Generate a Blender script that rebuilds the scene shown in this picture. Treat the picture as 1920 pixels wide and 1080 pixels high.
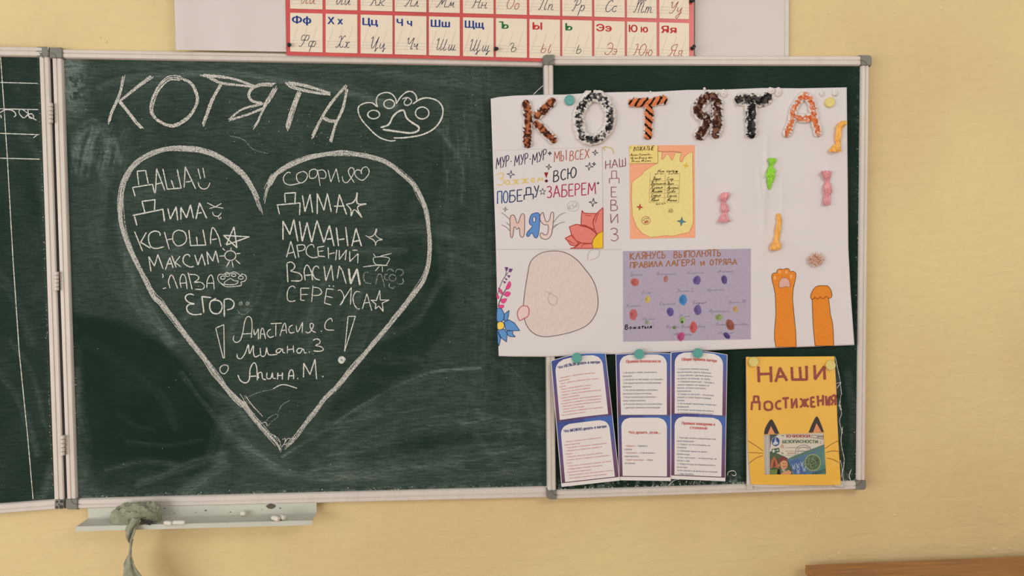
import bpy, math, random
import numpy as np
from mathutils import Matrix, Vector
from mathutils.geometry import tessellate_polygon
random.seed(7); RNG = np.random.default_rng(7)
for o in list(bpy.data.objects): bpy.data.objects.remove(o)
SC = bpy.context.scene; COL = SC.collection
# ------------------------------------------------------------------ camera
FPX = 1400.0
CAM = np.array([0.0, -1.72, 1.50])
YAW, PITCH, ROLL = math.radians(4.3), math.radians(2.35), math.radians(-0.5)
R = (Matrix.Rotation(-YAW, 3, 'Z') @ Matrix.Rotation(math.pi/2 - PITCH, 3, 'X') @ Matrix.Rotation(ROLL, 3, 'Z'))
Rn = np.array(R)
cd = bpy.data.cameras.new('camera'); cam = bpy.data.objects.new('camera', cd); COL.objects.link(cam)
cam.matrix_world = Matrix.Translation(CAM.tolist()) @ R.to_4x4()
cd.sensor_width = 36; cd.lens = FPX/1920*36; cd.clip_start = 0.01
SC.camera = cam
# ------------------------------------------------------------------ world, lights, exposure
w = bpy.data.worlds.new('world'); SC.world = w; w.use_nodes = True
w.node_tree.nodes['Background'].inputs[0].default_value = (1.0, 0.975, 0.95, 1)
w.node_tree.nodes['Background'].inputs[1].default_value = 0.60
def area(name, loc, aim, sx, sy, power, color):
    l = bpy.data.lights.new(name, 'AREA'); l.shape = 'RECTANGLE'; l.size = sx; l.size_y = sy
    l.energy = power; l.color = color
    o = bpy.data.objects.new(name, l); COL.objects.link(o); o.location = loc
    o.rotation_euler = (Vector(aim)-Vector(loc)).to_track_quat('-Z', 'Y').to_euler()
area('window_light', (-3.3, -3.2, 1.35), (0.4, 0, 1.15), 3.2, 1.9, 104, (1.0, 0.985, 0.97))
area('warm_fill_light', (1.7, -2.6, 2.7), (1.5, 0, .7), 1.2, 0.6, 24, (1.0, 0.93, 0.80))  # added warm fill out of view, brightens the lower right of the wall
SC.view_settings.view_transform = 'Standard'; SC.view_settings.look = 'None'
SC.view_settings.exposure = -0.13; SC.view_settings.gamma = 1.0; SC.view_settings.use_curve_mapping = False
# ------------------------------------------------------------------ mapping helpers
def ray(u, v):
    u = np.asarray(u, float); v = np.asarray(v, float)
    u, v = np.broadcast_arrays(u, v)
    c = np.stack([(u-960)/FPX, -(v-540)/FPX, -np.ones_like(u)], -1)
    return c @ Rn.T
def P(u, v, d=0.0):
    """point on the plane parallel to the wall, d metres in front of it, that stands at (u, v) of the photograph"""
    r = ray(u, v); d = np.asarray(d, float)
    t = (-d - CAM[1])/r[..., 1]
    return CAM + r*t[..., None]
def PZ(u, v, z):
    r = ray(u, v); t = (z-CAM[2])/r[..., 2]
    return CAM + r*t[..., None]
def PX(u, v, dref, d):
    """stands at (u, v) when seen at depth dref, then moved straight towards the wall to depth d"""
    W = P(u, v, dref); W = W.copy(); W[..., 1] = -np.asarray(d, float); return W
MPP = 1.72/FPX      # metres per photo pixel on the wall
def lin(c):
    c = [x/255.0 for x in c]
    return tuple([(x/12.92 if x <= .04045 else ((x+.055)/1.055)**2.4) for x in c])
def lat(seed):
    return np.random.default_rng(seed).random((128, 128))
_L = {}
def vnoise(x, y, seed=0):
    if seed not in _L: _L[seed] = lat(seed)
    L = _L[seed]; x = np.asarray(x, float); y = np.asarray(y, float)
    xi = np.floor(x).astype(int); yi = np.floor(y).astype(int); fx = x-xi; fy = y-yi
    fx = fx*fx*(3-2*fx); fy = fy*fy*(3-2*fy)
    g = lambda a, b: L[a % 128, b % 128]
    return (g(xi, yi)*(1-fx)+g(xi+1, yi)*fx)*(1-fy)+(g(xi, yi+1)*(1-fx)+g(xi+1, yi+1)*fx)*fy
def fbm(x, y, seed=0, n=4):
    s = 0; a = .5; t = 0
    for k in range(n):
        s = s + a*vnoise(x*2**k, y*2**k, seed+k); t += a; a *= .55
    return s/t
# ------------------------------------------------------------------ materials
_M = {}
def mat(name, rgb, rough=.6, var=.06, scale=30, bump=0.0, bscale=200, metal=0.0, stretch=(1, 1, 1), spec=.5, vcol=False, sheen=0):
    if name in _M: return _M[name]
    m = bpy.data.materials.new(name); m.use_nodes = True; nt = m.node_tree; N = nt.nodes; K = nt.links
    b = N['Principled BSDF']; b.inputs['Roughness'].default_value = rough; b.inputs['Metallic'].default_value = metal
    b.inputs['Specular IOR Level'].default_value = spec
    tc = N.new('ShaderNodeTexCoord'); mp = N.new('ShaderNodeMapping'); mp.inputs['Scale'].default_value = stretch
    K.new(tc.outputs['Object'], mp.inputs[0])
    no = N.new('ShaderNodeTexNoise'); no.inputs['Scale'].default_value = scale; no.inputs['Detail'].default_value = 5
    K.new(mp.outputs[0], no.inputs['Vector'])
    mx = N.new('ShaderNodeMix'); mx.data_type = 'RGBA'; mx.blend_type = 'MULTIPLY'; mx.inputs[0].default_value = 1
    rp = N.new('ShaderNodeMapRange'); rp.inputs[1].default_value = .3; rp.inputs[2].default_value = .7
    rp.inputs[3].default_value = 1-var; rp.inputs[4].default_value = 1+var*.6
    K.new(no.outputs[0], rp.inputs[0])
    if vcol:
        at = N.new('ShaderNodeAttribute'); at.attribute_name = 'Col'; K.new(at.outputs['Color'], mx.inputs[6])
    else:
        mx.inputs[6].default_value = (*lin(rgb), 1)
    K.new(rp.outputs[0], mx.inputs[7]); K.new(mx.outputs[2], b.inputs['Base Color'])
    if bump:
        n2 = N.new('ShaderNodeTexNoise'); n2.inputs['Scale'].default_value = bscale; n2.inputs['Detail'].default_value = 4
        K.new(mp.outputs[0], n2.inputs['Vector'])
        bp = N.new('ShaderNodeBump'); bp.inputs['Strength'].default_value = bump; bp.inputs['Distance'].default_value = .002
        K.new(n2.outputs[0], bp.inputs['Height']); K.new(bp.outputs[0], b.inputs['Normal'])
    if sheen: b.inputs['Sheen Weight'].default_value = sheen
    _M[name] = m; return m
def chalk_mat(name, lo, hi, rgb=(214, 214, 204), sc=900):
    m = mat(name, rgb, rough=.95, var=.12, scale=400, spec=.1)
    nt = m.node_tree; N = nt.nodes; K = nt.links; b = N['Principled BSDF']
    tc = N.new('ShaderNodeTexCoord'); no = N.new('ShaderNodeTexNoise'); no.inputs['Scale'].default_value = sc; no.inputs['Detail'].default_value = 3
    K.new(tc.outputs['Object'], no.inputs['Vector'])
    rp = N.new('ShaderNodeMapRange'); rp.inputs[1].default_value = lo; rp.inputs[2].default_value = hi; rp.inputs[3].default_value = 0; rp.inputs[4].default_value = 1
    K.new(no.outputs[0], rp.inputs[0]); K.new(rp.outputs[0], b.inputs['Alpha'])
    return m
INK = mat('ink', (0, 0, 0), rough=.75, var=.05, scale=150, vcol=True, spec=.2)
PAINTED = mat('pencil_shading', (0, 0, 0), rough=.8, var=.09, scale=120, vcol=True, stretch=(3, 1, .6), spec=.15)
FLUFF = mat('painted_cotton', (0, 0, 0), rough=.95, var=.1, scale=500, vcol=True, bump=.6, bscale=700, spec=.1)
PAPER = mat('white_drawing_paper', (222, 214, 212), rough=.7, var=.025, scale=9, bump=.05, bscale=30, spec=.3)
PAPER2 = mat('thin_sheet_paper', (231, 222, 218), rough=.7, var=.02, scale=14, spec=.3)
FRAME = mat('satin_frame', (214, 203, 192), rough=.42, var=.05, scale=60, stretch=(1, 1, .3))
CAP = mat('grey_plastic_cap', (122, 119, 108), rough=.5, var=.08, scale=80)
CH_B = chalk_mat('heavy_chalk', .40, .52, rgb=(224, 219, 208))
CH_N = chalk_mat('chalk_line', .30, .46, rgb=(222, 221, 210))
CH_H = chalk_mat('heart_chalk', .42, .55, rgb=(224, 220, 210), sc=900)
CH_F = chalk_mat('faint_chalk', .42, .62, rgb=(170, 175, 165))
# ------------------------------------------------------------------ object helpers
ORG = {}
def prop(o, label=None, cat=None, group=None, kind=None):
    if label: o['label'] = label
    if cat: o['category'] = cat
    if group: o['group'] = group
    if kind: o['kind'] = kind
    return o
def thing(name, loc, label, cat, group=None):
    o = bpy.data.objects.new(name, None); COL.objects.link(o); o.empty_display_size = .02
    loc = np.array(loc, float); o.location = loc.tolist(); ORG[o] = loc
    return prop(o, label, cat, group)
class G:
    cnt = 0
    def __init__(s): s.v = []; s.f = []; s.c = []; s.n = 0; s.hascol = False
    def add(s, verts, faces, col=None, vcols=None):
        verts = np.asarray(verts, float).reshape(-1, 3)
        s.v.append(verts); s.f += [tuple(int(i)+s.n for i in f) for f in faces]
        if vcols is None: vcols = np.tile(np.array(lin(col) if col is not None else (1, 1, 1)), (len(verts), 1))
        if col is not None or vcols is not None: s.hascol = True
        s.c.append(vcols); s.n += len(verts)
        return s
    def build(s, name, m, parent=None, smooth=False, origin=None):
        V = np.concatenate(s.v); C = np.concatenate(s.c)
        if parent is not None: og = ORG[parent]
        elif origin is not None: og = np.array(origin, float)
        else: og = np.array([V[:, 0].mean(), V[:, 1].mean(), V[:, 2].min()])
        me = bpy.data.meshes.new(name); me.from_pydata((V-og).tolist(), [], s.f)
        at = me.color_attributes.new('Col', 'FLOAT_COLOR', 'POINT')
        at.data.foreach_set('color', np.concatenate([C, np.ones((len(C), 1))], 1).astype('f').ravel())
        me.materials.append(m)
        if smooth: me.polygons.foreach_set('use_smooth', [True]*len(me.polygons))
        me.update()
        o = bpy.data.objects.new(name, me); COL.objects.link(o); ORG[o] = og
        if parent is not None: o.parent = parent
        else: o.location = og.tolist()
        return o
    # flat things, in photo pixels on a surface at depth d (number or function of u, v)
    def poly(s, pts, d, col=(255, 255, 255)):
        pts = np.asarray(pts, float)
        W = P(pts[:, 0], pts[:, 1], d(pts[:, 0], pts[:, 1]) if callable(d) else d)
        tr = tessellate_polygon([[Vector((p[0], -p[1], 0)) for p in pts]])
        return s.add(W, tr, col)
    def ribbon(s, pts, wd, d, col=(255, 255, 255), step=3.0, jit=0.0, taper=True):
        pts = resample(pts, step)
        if len(pts) < 2: return s
        t = np.gradient(pts, axis=0); t /= (np.linalg.norm(t, axis=1)[:, None]+1e-9)
        n = np.stack([-t[:, 1], t[:, 0]], 1)
        h = np.full(len(pts), wd/2.0)
        if jit: h = h*(1+RNG.uniform(-jit, jit, len(pts)))
        if taper and len(pts) > 3: h[0] *= .6; h[-1] *= .6
        A = pts+n*h[:, None]; B = pts-n*h[:, None]; Q = np.empty((2*len(pts), 2)); Q[0::2] = A; Q[1::2] = B
        G.cnt = (G.cnt+1) % 12   # crossing strokes lie a hair above each other
        W = P(Q[:, 0], Q[:, 1], (d(Q[:, 0], Q[:, 1]) if callable(d) else d)+G.cnt*.000012+np.repeat(np.abs(np.arange(len(pts)) % 40-20), 2)*.000005)
        return s.add(W, [(2*i, 2*i+1, 2*i+3, 2*i+2) for i in range(len(pts)-1)], col)
    def slab(s, pts, d0, d1, bev=0.0, col=(255, 255, 255)):
        """outline in pixels extruded from depth d0 (back) to d1 (front) with a bevelled rim"""
        pts = np.asarray(pts, float); n = len(pts); c = pts.mean(0)
        ins = c+(pts-c)*(1-bev/max(1e-6, np.abs(pts-c).max()))
        W = np.concatenate([PX(pts[:, 0], pts[:, 1], d1, d0), PX(pts[:, 0], pts[:, 1], d1, d0+(d1-d0)*.7), P(ins[:, 0], ins[:, 1], d1)])
        f = []
        for k in range(2):
            for i in range(n):
                j = (i+1) % n; f.append((k*n+i, k*n+j, (k+1)*n+j, (k+1)*n+i))
        tr = tessellate_polygon([[Vector((p[0], -p[1], 0)) for p in pts]])
        f += [tuple(2*n+i for i in t) for t in tr]; f += [tuple(reversed(t)) for t in tr]
        return s.add(W, f, col)
    def box(s, lo, hi, col=None):
        (a, b, c), (x, y, z) = lo, hi
        return s.add([(a, b, c), (x, b, c), (x, y, c), (a, y, c), (a, b, z), (x, b, z), (x, y, z), (a, y, z)],
                     [(0, 3, 2, 1), (4, 5, 6, 7), (0, 1, 5, 4), (1, 2, 6, 5), (2, 3, 7, 6), (3, 0, 4, 7)], col)
def resample(pts, step):
    pts = np.asarray(pts, float); L = np.r_[0, np.cumsum(np.linalg.norm(np.diff(pts, axis=0), axis=1))]
    if L[-1] < 1e-6: return pts[:1]
    n = max(2, int(L[-1]/step)+1); q = np.linspace(0, L[-1], n)
    q = np.unique(np.concatenate([q, L])) if len(pts) < 12 else q
    return np.stack([np.interp(q, L, pts[:, 0]), np.interp(q, L, pts[:, 1])], 1)
def smooth(pts, k=6, closed=False):
    p = np.asarray(pts, float)
    if len(p) < 3: return p
    if closed: q = np.vstack([p[-1], p, p[0], p[1]])
    else: q = np.vstack([2*p[0]-p[1], p, 2*p[-1]-p[-2]])
    out = []
    for i in range(1, len(q)-2):
        for t in np.linspace(0, 1, k, endpoint=False):
            a, b, c, e = q[i-1], q[i], q[i+1], q[i+2]
            out.append(.5*((2*b)+(-a+c)*t+(2*a-5*b+4*c-e)*t*t+(-a+3*b-3*c+e)*t**3))
    if not closed: out.append(q[-2])
    return np.array(out)
def ell(cx, cy, rx, ry, n=20, a0=0, a1=360, rot=0):
    a = np.radians(np.linspace(a0, a1, n+1)); x = np.cos(a)*rx; y = np.sin(a)*ry; c, s_ = math.cos(math.radians(rot)), math.sin(math.radians(rot))
    return np.stack([cx+x*c-y*s_, cy+x*s_+y*c], 1)
def spiral(cx, cy, r, turns=2.5, n=30):
    a = np.linspace(0, turns*2*math.pi, n); q = np.linspace(.25, 1, n)*r
    return np.stack([cx+np.cos(a)*q, cy+np.sin(a)*q], 1)
def parse(s):
    """'x,y x,y; s x,y x,y' -> list of polylines; a leading s rounds the line off, c closes and rounds it"""
    out = []
    for q in s.split(';'):
        t = q.split()
        if not t: continue
        k = ''
        if t[0] in ('s', 'c'): k = t.pop(0)
        p = [tuple(map(float, x.split(','))) for x in t]
        out.append(smooth(p) if k == 's' else (smooth(p+[p[0]]) if k == 'c' else np.array(p)))
    return out
def Z(x0, y0, s): return lambda p: np.asarray(p, float)*s+np.array([x0, y0])
def bil(c, s, t):
    """bilinear patch over corners TL TR BR BL"""
    c = np.asarray(c, float); s = np.asarray(s, float)[..., None]; t = np.asarray(t, float)[..., None]
    return (c[0]*(1-s)+c[1]*s)*(1-t)+(c[3]*(1-s)+c[2]*s)*t
# printed text in Blender's own typeface
_T = {}
def glyphs(s, bold):
    k = (s, bold)
    if k not in _T:
        c = bpy.data.curves.new('t', 'FONT'); c.body = s; c.size = 1; c.resolution_u = 4; c.offset = 0
        o = bpy.data.objects.new('t', c); COL.objects.link(o)
        c.fill_mode = 'NONE'; c.dimensions = '2D'
        me = bpy.data.meshes.new_from_object(o)
        # the outlines come back as closed edge loops; fill each outer outline with the holes that lie in it
        co = np.array([x.co[:2] for x in me.vertices]) if len(me.vertices) else np.zeros((0, 2))
        nx = {}
        for e in me.edges:
            p_, q_ = e.vertices; nx.setdefault(p_, []).append(q_); nx.setdefault(q_, []).append(p_)
        seen = set(); loops = []
        for st in range(len(co)):
            if st in seen or st not in nx: continue
            L = [st]; seen.add(st); cur = st
            while True:
                nn_ = [x for x in nx[cur] if x not in seen]
                if not nn_: break
                cur = min(nn_, key=lambda x: (abs(x-cur))) if len(L) == 1 else nn_[0]; L.append(cur); seen.add(cur)
            if len(L) > 2: loops.append(L)
        def sa(L):
            q = co[L]; r = np.roll(q, -1, 0); return .5*float((q[:, 0]*r[:, 1]-r[:, 0]*q[:, 1]).sum())
        def inside(pt, L):
            q = co[L]; r = np.roll(q, -1, 0); cnd = (q[:, 1] > pt[1]) != (r[:, 1] > pt[1]); dy = r[:, 1]-q[:, 1]; dy = np.where(abs(dy) < 1e-12, 1e-12, dy)
            return bool((cnd & (pt[0] < (r[:, 0]-q[:, 0])*(pt[1]-q[:, 1])/dy+q[:, 0])).sum() % 2)
        ar = [sa(L) for L in loops]; f = []
        # the loops run in the font's own direction: the widest outline is an outer one
        osg = np.sign(ar[int(np.argmax(np.abs(ar)))]) if ar else 1
        outs = [i for i in range(len(loops)) if np.sign(ar[i]) == osg]; hol = [i for i in range(len(loops)) if np.sign(ar[i]) != osg]
        used = {i: [] for i in outs}
        for h_ in hol:
            cand = [i for i in outs if abs(ar[i]) > abs(ar[h_]) and inside(co[loops[h_]].mean(0), loops[i])]
            if cand: used[min(cand, key=lambda i: abs(ar[i]))].append(h_)
            else: outs.append(h_); used[h_] = []
        for i in outs:
            seq = [loops[i]]+[loops[h_] for h_ in used[i]]; flat = [x for L in seq for x in L]
            for t_ in tessellate_polygon([[Vector((co[x][0], co[x][1], 0)) for x in L] for L in seq]): f.append(tuple(flat[k_] for k_ in t_))
        zo = np.zeros(len(co))
        for k_, L in enumerate(loops): zo[L] = (k_ % 6)*.000015
        for i in outs:
            for h_ in used[i]: zo[loops[h_]] = zo[loops[i][0]]
        if f:   # every triangle its own corners, neighbours a hair apart, so that crossing outlines do not shade each other
            ix = np.array(f); v = np.column_stack([co[ix.ravel()], np.repeat((np.arange(len(ix)) % 7)*.000012, 3)]); f = [(3*k_, 3*k_+1, 3*k_+2) for k_ in range(len(ix))]
        else: v = np.column_stack([co, zo])
        bpy.data.objects.remove(o); bpy.data.curves.remove(c); bpy.data.meshes.remove(me)
        _T[k] = (v, f)
    return _T[k]
def text(g, s, x0, x1, yb, h, fmap, d, col, bold=.02):
    """fit the string between x0 and x1, capital height h, baseline yb (y down); fmap maps (x, y) to photo pixels"""
    v, f = glyphs(s, min(bold, .012))
    if not len(v): return
    for k, (ox, oy) in enumerate([(0, 0)] if bold < .03 else [(-1, -.3), (1, .3), (-.4, .4), (.4, -.4)]):
        x = x0+(v[:, 0]-v[:, 0].min())/(np.ptp(v[:, 0])+1e-9)*(x1-x0)+ox*h*bold; y = yb-v[:, 1]/.70*h+oy*h*bold
        q = fmap(x, y); g.add(P(q[:, 0], q[:, 1], (d(q[:, 0], q[:, 1]) if callable(d) else d)+k*.0001+v[:, 2]), f, col)
xy = lambda x, y: np.stack([x, y], 1)
# hand-drawn capitals, unit box, y down
BLK = {
'А': (.8, '0,1 .4,0 .8,1;.15,.65 .66,.62'), 'Б': (.65, '.6,0 .05,0 0,1 .4,1;s .02,.45 .4,.42 .62,.6 .62,.85 .4,1'),
'В': (.62, '0,0 0,1;s 0,.02 .35,0 .5,.2 .35,.42 .02,.45;s .02,.45 .45,.48 .62,.72 .45,.97 0,1'), 'Г': (.55, '0,1 0,0 .55,0'),
'Д': (.9, '.2,.6 .22,0 .65,0 .68,.6;0,1 0,.62 .9,.58 .9,1'), 'Е': (.55, '.55,0 0,0 0,1 .58,1;0,.5 .45,.48'),
'Ж': (1., '.5,0 .5,1;0,0 .45,.5 0,1;1,0 .55,.5 1,1'), 'З': (.55, 's 0,.12 .25,0 .5,.15 .42,.4 .2,.46;s .2,.46 .5,.55 .55,.8 .3,1 0,.9'),
'И': (.65, '0,0 .05,1 .62,0 .65,1'), 'Й': (.65, '0,.0 .05,1 .62,0 .65,1;.2,-.15 .5,-.15'), 'К': (.65, '0,0 0,1;.6,0 .02,.52 .65,1'),
'Л': (.7, '0,1 .38,0 .7,1'), 'М': (.9, '0,1 .1,0 .45,.7 .82,0 .9,1'), 'Н': (.62, '0,0 0,1;.62,0 .62,1;0,.52 .62,.48'),
'О': (.7, 'c .35,0 .05,.25 .05,.75 .35,1 .65,.75 .65,.25'), 'П': (.62, '0,1 0,0 .62,0 .62,1'), 'Р': (.58, '0,1 0,0;s 0,.02 .35,0 .56,.2 .4,.45 .02,.5'),
'С': (.6, 's .58,.15 .35,0 .08,.2 .02,.55 .15,.9 .4,1 .6,.85'), 'Т': (.7, '0,0 .7,0;.35,0 .35,1'), 'У': (.62, '0,0 .3,.5;s .62,0 .35,.7 .2,.98 0,.95'),
'Х': (.7, '0,0 .7,1;.65,0 .0,1'), 'Ш': (.85, '0,0 .04,1 .85,.98 .82,0;.42,.15 .44,.97'), 'Ы': (.85, '0,0 0,1;s 0,.5 .35,.5 .45,.75 .3,.98 0,1;.85,0 .85,1'),
'Ь': (.5, '0,0 0,1;s 0,.5 .38,.5 .5,.75 .35,.98 0,1'), 'Ю': (1., '0,0 .02,1;.02,.5 .35,.48;c .65,0 .4,.25 .4,.75 .65,1 .95,.75 .95,.25'),
'Я': (.6, 's .58,0 .2,0 .05,.25 .2,.48 .57,.5;.58,0 .58,1;.35,.5 0,1'), '-': (.4, '.08,.62 .34,.6'), ' ': (.5, ''), ':': (.3, '.1,.35 .12,.4;.1,.9 .12,.95'),
'а': (.55, 's .42,.55 .2,.48 .03,.75 .2,1 .42,.85;.45,.5 .45,.9 .58,1'), 'е': (.5, 's .05,.75 .42,.7 .3,.48 .08,.6 .05,.85 .25,1 .48,.92'),
'ж': (.75, 's 0,.55 .15,.5 .3,.75 .15,1 0,.95;.36,.48 .36,1;s .72,.55 .6,.5 .42,.75 .6,1 .75,.95'), 'м': (.65, 's 0,1 .15,.5 .3,.9 .5,.5 .6,1'),
'о': (.5, 'c .25,.45 .05,.6 .05,.85 .25,1 .45,.85 .45,.6'), 'т': (.5, '0,.48 .5,.45;.25,.48 .25,1'), 'ы': (.65, '.02,.45 .02,1;s .02,.7 .3,.7 .32,.95 .02,1;.6,.45 .6,1'),
'я': (.5, 's .45,.48 .15,.48 .08,.65 .2,.75 .43,.75;.45,.45 .45,1;.3,.75 .02,1')}
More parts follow.
